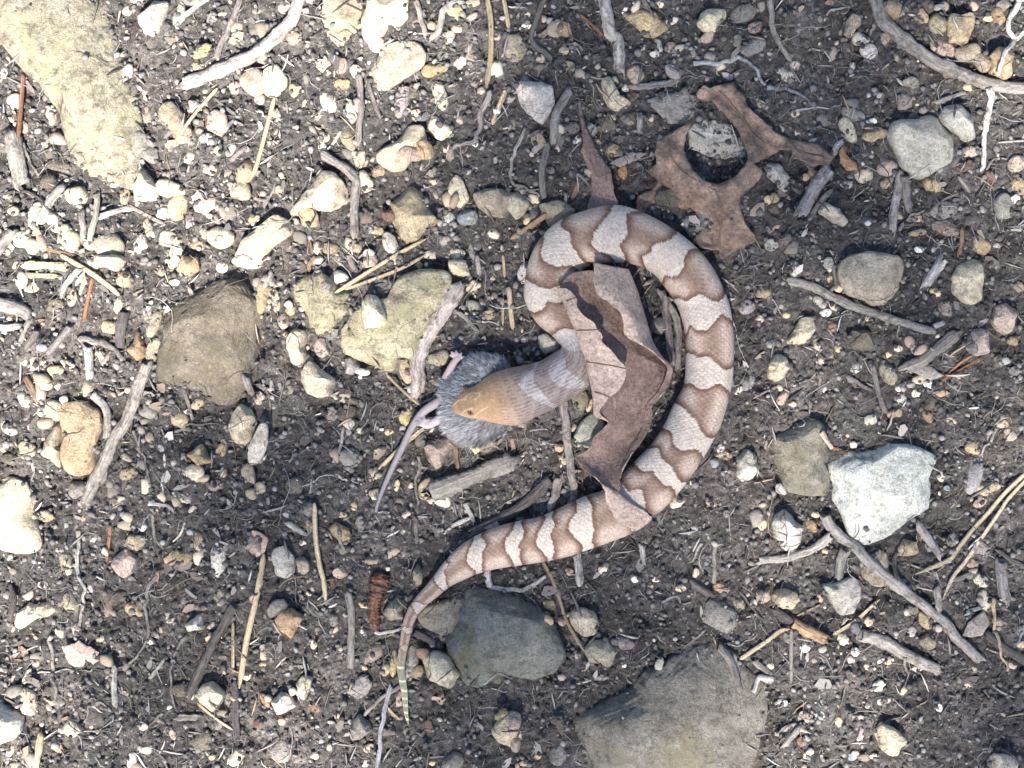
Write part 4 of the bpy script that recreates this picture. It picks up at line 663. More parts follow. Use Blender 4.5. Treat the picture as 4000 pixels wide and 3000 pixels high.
peb = []
for tile, lst in PEB.items():
    f = TILES[tile][2]
    for (x, y, w, h, ang, colr) in lst:
        if w < 5: continue
        s = S(tile, [(x, y)])[0]
        peb.append((w * h * f * f, s, max(w, h) * f, min(w, h) * f, ang if w >= h else ang + 90, colr))
peb.sort(key=lambda p: -p[0])
SMALL = []                                  # those too many and too small to be things of their own
for idx, (ar, s, lw, lh, ang, colr) in enumerate(peb):
    rg = np.random.default_rng(1000 + idx)
    a, b = lw * K / 2 * 1.04, lh * K / 2 * 1.04
    hgt = b * rg.uniform(0.72, 0.95)
    x, y = W(s[0], s[1], hgt)
    c, r, A = radial(ell_outline(a, b, ang, rg)); c = c + (x, y)
    base = foot_base(c, r * 0.8)
    angular = rg.random() < 0.72
    V, F = lump(r, hgt, 4 if a > 0.006 else 3, rg, facets=rg.integers(8, 16) if angular else 5, rough=0.034, flat=0.85 if not angular else 0.75, fmin=0.55 if angular else 0.72)
    gq = np.linspace(0.1, 0.85, 4)[:, None] * r[::8][None]
    p90 = float(np.percentile(hh(c[0] + gq * np.cos(TH[::8]), c[1] + gq * np.sin(TH[::8])), 92))
    cz = max(base + hgt * rg.uniform(0.0, 0.3), p90 - hgt * 0.3)
    tl = rg.normal(0, 0.1, 2); V[:, 2] += V[:, 0] * tl[0] + V[:, 1] * tl[1]
    V = V + np.array([c[0], c[1], cz])
    colv = vary(PAL[colr], rg, 0.1)
    hm_stamp(V[V[:, 2] > cz - 0.0005])
    if idx >= 300:
        SMALL.append((V, F, colv)); continue
    o = mesh_obj('pebble', V, F, MAT_STONE, loc=(c[0], c[1], cz))
    o.color = (*colv, 1)
    size = 'large' if lw > 105 else 'medium sized' if lw > 75 else 'small' if lw > 50 else 'tiny'
    shape = 'elongated' if lw / lh > 1.65 else ('angular' if angular else 'rounded')
    tag(o, '%s %s %s pebble %s' % (size, shape, NAMES[colr], where(*s)), 'pebble', '%s pebbles on the soil' % NAMES[colr])

# ------------------------------------------------------------------ crumbs, grit and small gravel that nobody could count
def merge(parts):
    vs, fs, cs, n = [], [], [], 0
    for V, F, c in parts:
        vs.append(V); fs.append(np.asarray(F) + n); cs.append(np.broadcast_to(c, (len(V), 3))); n += len(V)
    return np.concatenate(vs), np.concatenate(fs), np.concatenate(cs)
def scatter(n, hx, hy, rg): return rg.uniform(-hx, hx, n), rg.uniform(-hy, hy, n)

def grains(n, hx, hy, smin, smax, palette, seed, power=2.2, sub=1, sink=0.25, flatten=(0.5, 0.95), mask=None):
    rg = np.random.default_rng(seed); q, f = ICO[sub]
    x, y = scatter(n, hx, hy, rg)
    if mask is not None:
        k = mask(x, y, rg); x, y = x[k], y[k]; n = len(x)
    s = smin + (smax - smin) * rg.random(n) ** power
    m = len(q)
    sh = 1 + (0.17 if sub == 1 else 0.03) * rg.standard_normal((n, m)).clip(-1.6, 1.6)
    v = q[None] * sh[..., None]
    for _ in range(0 if sub == 1 else 9):               # broken faces
        nn = rg.standard_normal((n, 3)); nn /= np.linalg.norm(nn, axis=1)[:, None]
        dd = np.einsum('nmk,nk->nm', v, nn) - rg.uniform(0.45, 0.85, (n, 1))
        v = v - np.maximum(dd, 0)[..., None] * nn[:, None]
    v = v * np.stack([np.ones(n), rg.uniform(0.55, 1, n), rg.uniform(*flatten, n)], 1)[:, None]
    th = rg.uniform(0, 6.3, n); ca, sa = np.cos(th), np.sin(th)
    vx = v[..., 0] * ca[:, None] - v[..., 1] * sa[:, None]; vy = v[..., 0] * sa[:, None] + v[..., 1] * ca[:, None]
    z0 = hh(x, y) + s * sink
    v = np.stack([vx * s[:, None] + x[:, None], vy * s[:, None] + y[:, None], v[..., 2] * s[:, None] + z0[:, None]], -1).reshape(-1, 3)
    F = (f[None] + (np.arange(n) * m)[:, None, None]).reshape(-1, 3)
    pal = np.array([p for p, _ in palette]); wt = np.array([w for _, w in palette], float)
    c = pal[rg.choice(len(pal), n, p=wt / wt.sum())] * rg.uniform(0.7, 1.3, (n, 1))
    return v, F, np.repeat(c, m, 0)
PAL_GRIT = [((0.50, 0.44, 0.35), 1.2), ((0.36, 0.30, 0.23), 2), ((0.24, 0.225, 0.21), 6), ((0.13, 0.118, 0.11), 9), ((0.30, 0.26, 0.235), 2), ((0.28, 0.20, 0.15), 0.4), ((0.46, 0.44, 0.41), 0.8)]
PAL_SOIL = [((0.05, 0.047, 0.0445), 4), ((0.094, 0.089, 0.085), 5), ((0.148, 0.14, 0.134), 4), ((0.21, 0.2, 0.192), 2.5)]

def open_soil(x, y):
    """share of grit kept: full among the pebbles, little on the bare compost"""
    return np.clip(0.28 + 0.72 / (1 + np.exp((x * 0.75 - y * 0.66 + 0.02) / 0.03)), 0, 1)
def thin(x, y, rg): return sparse_on_rocks(x, y, rg) & (rg.random(len(x)) < open_soil(x, y))
def sparse_on_rocks(x, y, rg):
    up = hh(x, y) - gh(x, y)
    return (up < 0.0022) | (rg.random(len(x)) < 0.012)
soil_v, soil_f, soil_c = grains(34000, 0.21, 0.165, 0.00025, 0.0013, PAL_SOIL, 21, 2.0, mask=sparse_on_rocks)
so2 = grains(30000, 0.45, 0.42, 0.0004, 0.0022, PAL_SOIL, 27, 2.0, mask=lambda x, y, rg: (abs(x) > 0.2) | (abs(y) > 0.155))
soil_v, soil_f, soil_c = (lambda a, b: (np.concatenate([a[0], b[0]]), np.concatenate([a[1], b[1] + len(a[0])]), np.concatenate([a[2], b[2]])))((soil_v, soil_f, soil_c), so2)
tag(mesh_obj('soil_crumbs', soil_v, soil_f, MAT_BITS, smooth=True, cols=soil_c), 'fine dark crumbs of soil all over the ground', 'soil crumbs', kind='stuff')
grit_v, grit_f, grit_c = grains(8000, 0.21, 0.165, 0.0003, 0.0017, PAL_GRIT, 22, 3.2, mask=thin)
PAL_HALF = [((0.42, 0.36, 0.27), 5), ((0.31, 0.26, 0.195), 5), ((0.20, 0.18, 0.155), 6), ((0.52, 0.46, 0.36), 3), ((0.34, 0.275, 0.22), 2)]
g2 = grains(1500, 0.2, 0.155, 0.0013, 0.0042, PAL_HALF, 23, 1.7, sub=2, sink=-0.25, mask=lambda x, y, rg: thin(x, y, rg) & (rg.random(len(x)) < open_soil(x, y)))
rgo = np.random.default_rng(24)
g3 = grains(7000, 0.6, 0.55, 0.0008, 0.0075, PAL_HALF, 25, 2.6, sub=2, sink=0.0, mask=lambda x, y, rg: (abs(x) > 0.2) | (abs(y) > 0.155))
gv, gf, gc = merge([(grit_v, grit_f, grit_c), g2, g3] + [(V, F, c) for V, F, c in SMALL])
tag(mesh_obj('gravel', gv, gf, MAT_BITS, cols=gc), 'small mixed gravel and grit strewn over the soil', 'gravel', kind='stuff')

# fibres: fine rootlets, splinters and needle bits
def fibres(n, lmin, lmax, wmin, wmax, palette, seed, hx=0.21, hy=0.165, wig=0.5, seg=6, lift=0.0004, mask=None):
    rg = np.random.default_rng(seed); x, y = scatter(n, hx, hy, rg)
    if mask is not None: k = mask(x, y, rg); x, y = x[k], y[k]; n = len(x)
    L = lmin + (lmax - lmin) * rg.random(n) ** 1.8; w = rg.uniform(wmin, wmax, n)
    a = rg.uniform(0, 6.3, n); t = np.cumsum(np.c_[a, rg.normal(0, wig, (n, seg - 1))], 1)
    px = x[:, None] + np.cumsum(np.cos(t) * (L / seg)[:, None], 1); py = y[:, None] + np.cumsum(np.sin(t) * (L / seg)[:, None], 1)
    pz = hh(px, py); pz = 0.5 * pz + 0.5 * pz.mean(1, keepdims=True).clip(pz - 0.001, None) + lift * rg.uniform(0.3, 1.6, (n, 1)) + np.abs(rg.normal(0, 0.0003, px.shape))
    nxv, nyv = -np.sin(t), np.cos(t)
    tp = np.sin(np.linspace(0.35, 2.85, seg))[None] * w[:, None]
    P = np.stack([px, py, pz], -1); N = np.stack([nxv, nyv, 0 * nxv], -1) * tp[..., None]; U = np.zeros_like(N); U[..., 2] = tp * 1.1
    ring = np.stack([P - N, P + U, P + N], 2)                     # n, seg, 3, 3
    v = ring.reshape(-1, 3); b = (np.arange(n) * seg * 3)[:, None, None, None]; i = (np.arange(seg - 1) * 3)[None, :, None, None]
    quad = np.array([[0, 1, 4, 3], [1, 2, 5, 4], [2, 0, 3, 5]])[None, None]
    F = (b + i + quad).reshape(-1, 4)
    pal = np.array([p for p, _ in palette]); wt = np.array([q for _, q in palette], float)
    c = pal[rg.choice(len(pal), n, p=wt / wt.sum())] * rg.uniform(0.7, 1.25, (n, 1))
    return v, F, np.repeat(c, seg * 3, 0)
PAL_FIB = [((0.36, 0.335, 0.31), 4), ((0.23, 0.215, 0.205), 6), ((0.14, 0.128, 0.12), 6), ((0.32, 0.25, 0.17), 1.5), ((0.52, 0.5, 0.465), 1.2), ((0.075, 0.067, 0.062), 5)]
f1 = fibres(8500, 0.002, 0.011, 0.00006, 0.00015, PAL_FIB, 31, mask=sparse_on_rocks)
f2 = fibres(1500, 0.006, 0.026, 0.00007, 0.0002, PAL_FIB, 32, wig=0.35, seg=9, mask=sparse_on_rocks)
f3 = fibres(1500, 0.003, 0.012, 0.00025, 0.0006, PAL_FIB, 33, wig=0.08, seg=4, mask=sparse_on_rocks)
f4 = fibres(6000, 0.003, 0.02, 0.0001, 0.0003, PAL_FIB, 34, hx=0.42, hy=0.4, mask=lambda x, y, rg: (abs(x) > 0.205) | (abs(y) > 0.16))
fv, ff, fc = merge([f1, f2, f3, f4])
tag(mesh_obj('rootlets', fv, ff, MAT_BITS, cols=fc), 'fine pale rootlets and splinters matted over the soil', 'rootlets', kind='stuff')

def chips(n, smin, smax, palette, seed):
    rg = np.random.default_rng(seed); x, y = scatter(n, 0.21, 0.165, rg); k = off_rocks(x, y, rg); x, y = x[k], y[k]; n = len(x)
    L = smin + (smax - smin) * rg.random(n) ** 2; Wd = L * rg.uniform(0.14, 0.55, n); th = rg.uniform(0, 6.3, n)
    prof = np.array([(-1, -0.35), (-0.5, -1), (0.5, -0.8), (1, -0.1), (0.55, 0.85), (-0.45, 1.0)])
    pr = prof[None] * (1 + rg.normal(0, 0.13, (n, 6, 2)))
    lx = pr[..., 0] * L[:, None]; ly = pr[..., 1] * Wd[:, None]; ca, sa = np.cos(th)[:, None], np.sin(th)[:, None]
    cz = hh(x, y) + 0.0004; tilt = rg.normal(0, 0.28, (n, 2)); curl = rg.normal(0, 60, (n, 1))
    z = cz[:, None] + lx * tilt[:, :1] + ly * tilt[:, 1:] + curl * ly ** 2
    vx = x[:, None] + lx * ca - ly * sa; vy = y[:, None] + lx * sa + ly * ca
    topv = np.stack([vx, vy, z], -1); bot = topv - np.array([0, 0, 0.0003])
    v = np.concatenate([topv, bot], 1).reshape(-1, 3); b = (np.arange(n) * 12)[:, None, None]
    tri = np.array([[0, 1, 2], [0, 2, 3], [0, 3, 4], [0, 4, 5]] + [[a, (a + 1) % 6 + 6, (a + 1) % 6] for a in range(6)] + [[a, a + 6, (a + 1) % 6 + 6] for a in range(6)])[None]
    F = (b + tri).reshape(-1, 3)
    pal = np.array([p for p, _ in palette]); wt = np.array([q for _, q in palette], float)
    c = pal[rg.choice(len(pal), n, p=wt / wt.sum())] * rg.uniform(0.7, 1.25, (n, 1))
    return v, F, np.repeat(c, 12, 0)
def off_rocks(x, y, rg): return (hh(x, y) - gh(x, y) < 0.0016) & (rg.random(len(x)) < open_soil(x, y))
cv, cf, cc = chips(3200, 0.0006, 0.0034, [((0.22, 0.2, 0.185), 5), ((0.12, 0.105, 0.095), 6), ((0.29, 0.235, 0.18), 2), ((0.36, 0.33, 0.3), 1.5), ((0.20, 0.135, 0.10), 0.6)], 41)
tag(mesh_obj('leaf_litter', cv, cf, MAT_BITS, smooth=False, cols=cc), 'tiny chips of bark and leaf in the soil', 'leaf litter', kind='stuff')
# ------------------------------------------------------------------ sticks, needles, roots
TCOL = {'grey': (0.28, 0.255, 0.23), 'lilac': (0.30, 0.27, 0.25), 'pale': (0.44, 0.405, 0.365), 'dark': (0.125, 0.11, 0.105), 'rust': (0.34, 0.175, 0.10), 'straw': (0.52, 0.42, 0.275),
        'yellow': (0.64, 0.54, 0.37), 'brown': (0.30, 0.205, 0.13), 'white': (0.60, 0.57, 0.53), 'bluish': (0.36, 0.37, 0.385)}
TWORD = {'grey': 'grey', 'lilac': 'lilac grey', 'pale': 'pale', 'dark': 'dark', 'rust': 'rusty', 'straw': 'straw coloured', 'yellow': 'yellow', 'brown': 'brown', 'white': 'white', 'bluish': 'bluish grey'}
KNAME = {'needle': 'pine_needle', 'twig': 'twig', 'stick': 'stick', 'branch': 'branch', 'root': 'root', 'wood': 'wood_piece'}
KWORD = {'needle': 'pine needle', 'twig': 'twig', 'stick': 'stick', 'branch': 'branch', 'root': 'root', 'wood': 'piece of weathered wood'}
def lay(px_path, rad, stiff, sink=0.45):
    """rest a path on what lies below"""
    x, y = W(px_path[:, 0], px_path[:, 1], 0.003)
    h = hh(x, y)
    n = len(h)
    w = max(3, int(n * stiff)) | 1
    hm = np.array([h[max(0, i - w // 2):i + w // 2 + 1].max() for i in range(n)])
    z = smooth1(hm * 0.55 + smooth1(h, w) * 0.45, w) + rad * sink
    x, y = (px_path[:, 0] - 2000) * K * (CAMH - z) / CAMH, (1500 - px_path[:, 1]) * K * (CAMH - z) / CAMH
    return np.stack([x, y, z], 1)
def stick(i, tile, kind, colr, width, pts):
    rg = np.random.default_rng(5000 + i)
    src = S(tile, pts); r = width * TILES[tile][2] * K / 2
    length = np.linalg.norm(np.diff(src, axis=0), axis=1).sum()
    n = int(max(10, length / 9))
    P = catmull(src, n)
    t = np.linspace(0, 1, n)
    if kind in ('root', 'twig'):
        P = P + smooth1(rg.normal(0, 7 if kind == 'root' else 3, (n, 2)), 5)
    if kind == 'needle':
        rad = r * 0.95 * np.clip(np.minimum((t + 0.05) * 8, (1.03 - t) * 6), 0.2, 1); flat = 0.5; sides = 6; mat = MAT_NEEDLE; jit = 0.02
    elif kind == 'root':
        rad = r * (1.12 - 0.5 * t) * (1 + 0.16 * smooth1(rg.standard_normal(n), 5)); flat = 0.9; sides = 7; mat = MAT_TWIG; jit = 0.05
    elif kind == 'wood':
        rad = r * (0.9 + 0.1 * np.sin(t * 9)) * np.clip(np.minimum((t + 0.1) * 6, (1.08 - t) * 7), 0.5, 1); flat = 0.5; sides = 14; mat = MAT_WOOD; jit = 0.09
    else:
        knots = sum(0.16 * np.exp(-((t - k) / (0.012 + 0.2 * r / (length * K + 1e-6))) ** 2) for k in rg.uniform(0.1, 0.9, max(1, int(length / 170))))
        rad = r * (1.03 - 0.12 * t) * (1 + knots + 0.05 * smooth1(rg.standard_normal(n), 7)); flat = 0.9; sides = 14; mat = MAT_TWIG; jit = 0.05
        rad = rad * np.clip(np.minimum((t * length * K / r + 0.75), ((1 - t) * length * K / r + 0.7)), 0.5, 1)
        P = P + smooth1(rg.normal(0, 3.5, (n, 2)), 9)
    stiff = {'needle': 0.5, 'root': 0.12, 'wood': 0.6}.get(kind, 0.4)
    path = lay(P, r * flat, stiff, 0.5 if kind != 'needle' else 0.9)
    V, F, uv = tube(path, rad, sides, flat, jit)
    uv = uv + rg.uniform(0, 3)
    if kind not in ('needle', 'root'):                    # splintered, slanting breaks
        ang = np.arange(sides) * 2 * math.pi / sides
        for ring, sg in ((0, -1), (n - 1, 1)):
            tdir = path[ring] - path[ring + 1 if ring == 0 else ring - 1]; tdir = tdir / (np.linalg.norm(tdir) + 1e-9)
            V[ring * sides:(ring + 1) * sides] += tdir * (r * (0.9 * np.cos(ang - rg.uniform(0, 6.3)) + rg.normal(0, 0.35, sides)))[:, None]
    base = path[n // 2]
    o = mesh_obj(KNAME[kind], V, F, mat, loc=tuple(base), uvs=uv)
    c = np.array(TCOL[colr]) * (1 + rg.normal(0, 0.16)) * (1 + rg.normal(0, 0.013, 3)); o.color = (*np.clip(c, 0.03, 0.8), 1)
    straight = np.linalg.norm(src[-1] - src[0]) / length
    bend = 'straight' if straight > 0.985 else 'slightly bent' if straight > 0.93 else 'crooked'
    size = ('long' if length > 420 else 'short' if length < 150 else '')
    thick = '' if kind in ('needle', 'wood') else ('thick' if r > 0.0022 else 'thin' if r < 0.0009 else '')
    m = src.mean(0)
    lab = ' '.join(q for q in [size, thick, bend, TWORD[colr], KWORD[kind], where(*m)] if q)
    tag(o, lab, {'needle': 'pine needle', 'wood': 'wood'}.get(kind, kind), {'needle': 'pine needles on the soil', 'root': 'roots on the soil'}.get(kind, 'sticks on the soil'))
    if kind != 'root' and r > 0.0015: hm_stamp(V)
    return o
order = {'wood': 0, 'branch': 1, 'stick': 2, 'twig': 3, 'root': 4, 'needle': 5}
for i, a in enumerate(sorted(STICKS, key=lambda q: order[q[1]])):
    stick(i, *a)

# ------------------------------------------------------------------ flat leaf scraps
MAT_LEAF = {
 'pinkleaf': leaf_material('pink_leaf', (0.46, 0.34, 0.28), (0.30, 0.21, 0.17), (0.58, 0.46, 0.40)),
 'greyleaf': leaf_material('grey_leaf', (0.27, 0.235, 0.21), (0.16, 0.135, 0.12), (0.38, 0.34, 0.31)),
 'rustleaf': leaf_material('rust_leaf', (0.36, 0.20, 0.10), (0.20, 0.10, 0.05), (0.48, 0.29, 0.16)),
 'inner': leaf_material('leaf_upper_side', (0.215, 0.15, 0.125), (0.125, 0.085, 0.07), (0.30, 0.215, 0.18), rough=0.6),
 'outer': leaf_material('leaf_under_side', (0.41, 0.315, 0.26), (0.30, 0.225, 0.19), (0.50, 0.395, 0.33), spots=0.6),
 'oak': leaf_material('oak_leaf_brown', (0.20, 0.142, 0.108), (0.07, 0.052, 0.042), (0.37, 0.26, 0.19), 320, 0.65),
 'oakback': leaf_material('oak_leaf_back', (0.34, 0.25, 0.19), (0.22, 0.16, 0.12), (0.45, 0.35, 0.28), 320, 0.7),
}
def sheet(outline, step, zfun, name, mats, thick=0.00035, loc=None):
    """leaf blade from an outline in world metres"""
    P = np.asarray(outline, float); n = len(P)
    seg = []
    for a, b in zip(P, np.roll(P, -1, 0)):
        k = max(1, int(np.linalg.norm(b - a) / step)); seg += [a + (b - a) * q / k for q in range(k)]
    seg = np.array(seg); seg = seg + rng.normal(0, step * 0.10, seg.shape)
    lo, hi = P.min(0), P.max(0)
    g = np.stack(np.meshgrid(np.arange(lo[0], hi[0], step), np.arange(lo[1], hi[1], step)), -1).reshape(-1, 2) + rng.normal(0, step * 0.15, (1, 2))
    def inside(q):
        x, y = q[:, :1], q[:, 1:]; a = seg[None]; b = np.roll(seg, -1, 0)[None]
        cond = (a[..., 1] > y) != (b[..., 1] > y)
        xi = (b[..., 0] - a[..., 0]) * (y - a[..., 1]) / (b[..., 1] - a[..., 1] + 1e-15) + a[..., 0]
        return (cond & (x < xi)).sum(1) % 2 == 1
    g = g[inside(g)]
    if len(g):
        dm = np.min(np.linalg.norm(g[:, None] - seg[None], axis=2), 1); g = g[dm > step * 0.55]
    allp = np.concatenate([seg, g]); m = len(seg)
    vs, es, fs, *_ = delaunay_2d_cdt([Vector(p) for p in allp], [(i, (i + 1) % m) for i in range(m)], [], 1, 1e-7)
    v2 = np.array([v[:] for v in vs])
    d = np.min(np.linalg.norm(v2[:, None] - seg[None], axis=2), 1)
    z = zfun(v2, d)
    V = np.c_[v2, z]
    c = V.mean(0) if loc is None else np.array(loc)
    F = [list(f) for f in fs]
    # face up
    def up(f):
        a, b = v2[f[1]] - v2[f[0]], v2[f[2]] - v2[f[0]]; return a[0] * b[1] - a[1] * b[0] > 0
    F = [f if up(f) else f[::-1] for f in F]
    o = mesh_obj(name, V, F, mats, loc=tuple(c))
    sm = o.modifiers.new('thickness', 'SOLIDIFY'); sm.thickness = thick; sm.offset = -1
    if isinstance(mats, list): sm.material_offset = 1
    return o
for k, (tile, colr, pts, lift, curl, label, name) in enumerate(SCRAPS):
    rg = np.random.default_rng(7000 + k)
    src = S(tile, pts); P = np.stack(W(src[:, 0], src[:, 1], 0.002), 1); c = P.mean(0); R = np.abs(P - c).max()
    a0 = rg.uniform(0, 6.3); base = float(np.percentile(hh(P[:, 0], P[:, 1]), 70)) if lift < 5 else float(hh(P[:, 0], P[:, 1]).max()) + 0.0003
    lf = lift if lift < 5 else 0.4
    def zf(v, d):
        u = ((v - c) @ np.array([math.cos(a0), math.sin(a0)])) / R
        w = ((v - c) @ np.array([-math.sin(a0), math.cos(a0)])) / R
        return base + lf * 0.0006 + curl * 0.001 * (0.8 * u * u + 0.25 * np.sin(5 * u + 2) * w)
    o = sheet(P, 0.0011, zf, name, MAT_LEAF[colr]); tag(o, label, 'leaf' if 'leaf' in name else 'bark')

# ------------------------------------------------------------------ torn oak leaf with the big gap
OAK = [(1000,468),(930,500),(880,520),(800,560),(740,600),(722,700),(730,790),(655,840),(700,880),(745,905),(790,960),(830,1010),(880,1080),(930,1140),(1010,1150),(1100,1200),(1150,1230),(1080,1310),(1015,1388),(1080,1440),(1225,1462),(1240,1525),(1330,1480),(1400,1445),
 (1500,1395),(1505,1350),(1420,1250),(1395,1150),(1392,1050),(1450,1000),(1540,905),(1552,845),(1475,800),(1560,760),(1640,720),(1700,680),(1790,670),(1800,745),(1940,790),(2085,795),(2135,725),(2000,620),(1840,592),(1660,560),(1600,480),(1500,395),(1435,330),(1445,280),
 (1430,228),(1372,190),(1345,132),(1270,152),(1155,192),(1100,168),(1058,232),(1090,292),(1165,288),(1230,360),(1300,430),(1375,530),(1422,650),(1432,760),(1405,830),(1330,900),(1200,958),(1100,940),(1015,865),(968,750),(948,640),(958,560)]
osrc = S('F', OAK); OP = np.stack(W(osrc[:, 0], osrc[:, 1], 0.006), 1)
hole_c = np.array(W(*S('F', [(1200, 720)])[0], 0.006)); R0 = 0.0115
arm_tip = np.array(W(*S('F', [(1250, 200)])[0], 0.006)); stem_end = np.array(W(*S('F', [(2000, 700)])[0], 0.006)); low_end = np.array(W(*S('F', [(1250, 1450)])[0], 0.006))
def oak_z(v, d):
    rr = np.linalg.norm(v - hole_c, axis=1)
    rim = np.exp(-((rr - R0) / 0.006) ** 2)
    lowside = np.clip((hole_c[1] - v[:, 1]) / R0, -1, 1)
    z = 0.0058 + 0.0062 * rim * (0.75 + 0.5 * lowside)
    for q, s, a in ((arm_tip, 0.012, -0.0005), (stem_end, 0.02, 0.0006), (low_end, 0.011, -0.0018)):
        z += a * np.exp(-(np.linalg.norm(v - q, axis=1) / s) ** 2)
    z += 0.0011 * np.sin(v[:, 0] * 420 + 1) * np.sin(v[:, 1] * 380) + 0.0005 * np.sin(v[:, 0] * 900) * np.cos(v[:, 1] * 1000 + 2)
    z += 0.0022 * np.exp(-d / 0.0014) * np.sin(v[:, 0] * 260 + v[:, 1] * 330)
    return np.maximum(z, 0.0025)
oak = sheet(OP, 0.0011, oak_z, 'oak_leaf', [MAT_LEAF['oak'], MAT_LEAF['oakback']], 0.0004)
tag(oak, 'torn brown oak leaf curling round a wide gap', 'leaf')
def vein(name, parent, tile, pts, zf, r, mat, colr):
    src = catmull(S(tile, pts), 16); xy = np.stack(W(src[:, 0], src[:, 1], 0.008), 1)
    z = zf(xy)
    V, F, uv = tube(np.c_[xy, z], np.linspace(r, r * 0.6, 16), 6)
    o = mesh_obj(name, V, F, mat, parent=parent, loc=tuple(np.r_[xy[8], z[8]]), uvs=uv); o.color = (*colr, 1); return o
def zo(xy): return oak_z(xy, np.full(len(xy), 0.004)) + 0.0001
vein('vein', oak, 'F', [(1230,1440),(1250,1250),(1230,1100),(1180,1000)], zo, 0.0004, MAT_TWIG, (0.28, 0.2, 0.15))
vein('vein', oak, 'F', [(1240,200),(1400,400),(1500,560),(1640,640),(2060,720)], zo, 0.0005, MAT_TWIG, (0.26, 0.18, 0.13))
vein('vein', oak, 'F', [(1180,1000),(980,900),(850,740),(830,580)], zo, 0.0004, MAT_TWIG, (0.30, 0.19, 0.12))
# knob at the tip of its upper arm
kn = S('F', [(1095, 235)])[0]; kx, ky = W(kn[0], kn[1], 0.005)
V, F = lump(np.full(NTH, 0.0022), 0.002, 3, np.random.default_rng(3), 4, 0.12)
kb = mesh_obj('leaf_knob', V + np.array([kx, ky, 0.0048]), F, MAT_STONE, parent=oak, loc=(kx, ky, 0.0048)); kb.color = (0.45, 0.32, 0.27, 1)

# slender twisted leaf poking out behind the coil
LF = [(138,400),(150,520),(160,600),(140,690),(185,790),(225,900),(222,1000),(185,1150),(230,1210),(400,1210),(425,1090),(392,1020),(385,950),(372,830),(300,720),(240,600),(190,500),(158,400)]
ls = S('F', LF); LP = np.stack(W(ls[:, 0], ls[:, 1], 0.005), 1)
lc = np.array(W(*S('F', [(270, 850)])[0], 0.005))
def lean_z(v, d):
    t = np.clip((lc[1] - v[:, 1]) / 0.02, -1, 1)
    return 0.0045 + 0.0025 * t + 0.75 * (v[:, 0] - lc[0] - 0.004 * t) * np.sin(3.4 * t + 0.6)
lean = sheet(LP, 0.001, lean_z, 'dry_leaf', [MAT_LEAF['inner'], MAT_LEAF['outer']], 0.0003)
tag(lean, 'slender twisted tan leaf poking out behind the snake coil', 'leaf')
pet = catmull(S('F', [(128, 290), (134, 340), (142, 400), (158, 480), (190, 610)]), 30)
pz = np.maximum(hh(*W(pet[:, 0], pet[:, 1], 0.003)) + 0.0006, np.linspace(0.001, 0.0025, 30))
V, F, uv = tube(np.c_[np.stack(W(pet[:, 0], pet[:, 1], 0.002), 1), pz], np.linspace(0.0006, 0.0009, 30), 9, 0.8, 0.05)
po = mesh_obj('petiole', V, F, MAT_TWIG, parent=lean, loc=tuple(V.mean(0)), uvs=uv); po.color = (0.19, 0.16, 0.165, 1)
# small brown lobe under the coil
lb = S('F', [(580,1045),(640,1005),(690,990),(755,915),(800,950),(760,1010),(735,1080),(722,1180),(650,1240),(560,1200),(575,1120)])
LB = np.stack(W(lb[:, 0], lb[:, 1], 0.003), 1); lbc = LB.mean(0)
o = sheet(LB, 0.001, lambda v, d: 0.003 + 0.15 * (v[:, 0] - lbc[0]) * np.sin((v[:, 1] - lbc[1]) * 200) + 0.0006 * np.sin(v[:, 1] * 700), 'leaf_scrap', MAT_LEAF['oak'])
tag(o, 'small reddish brown leaf lobe between snake coil and oak leaf', 'leaf')

# ------------------------------------------------------------------ reddish catkin
ck = catmull(S('T12', [(805, 400), (790, 480), (768, 580), (762, 680), (775, 775)]), 70)
ct = np.linspace(0, 1, 70)
crad = 0.0031 * np.where(ct < 0.28, 1.15 - 0.9 * (ct - 0.14) ** 2 * 12, 0.9 - 0.35 * ct) * np.where(ct > 0.27, 1 + 0.14 * np.abs(np.sin(ct * 40 + 0.8 * np.sin(ct * 13))) - 0.05, 1 + 0.1 * np.sin(ct * 60)) * np.clip((1.06 - ct) * 6, 0.3, 1) * np.clip((ct + 0.05) * 9, 0.3, 1)
cxy = np.stack(W(ck[:, 0], ck[:, 1], 0.003), 1); cz = smooth1(gh(cxy[:, 0], cxy[:, 1]), 31) + 0.0018
V, F, uv = tube(np.c_[cxy, cz], crad * 0.92, 16, 0.75, 0.16)
cat = mesh_obj('catkin', V, F, MAT_TWIG, loc=tuple(V.mean(0)), uvs=uv); cat.color = (0.19, 0.092, 0.065, 1)
tag(cat, 'reddish brown ridged catkin beside an olive pyramid stone', 'catkin')
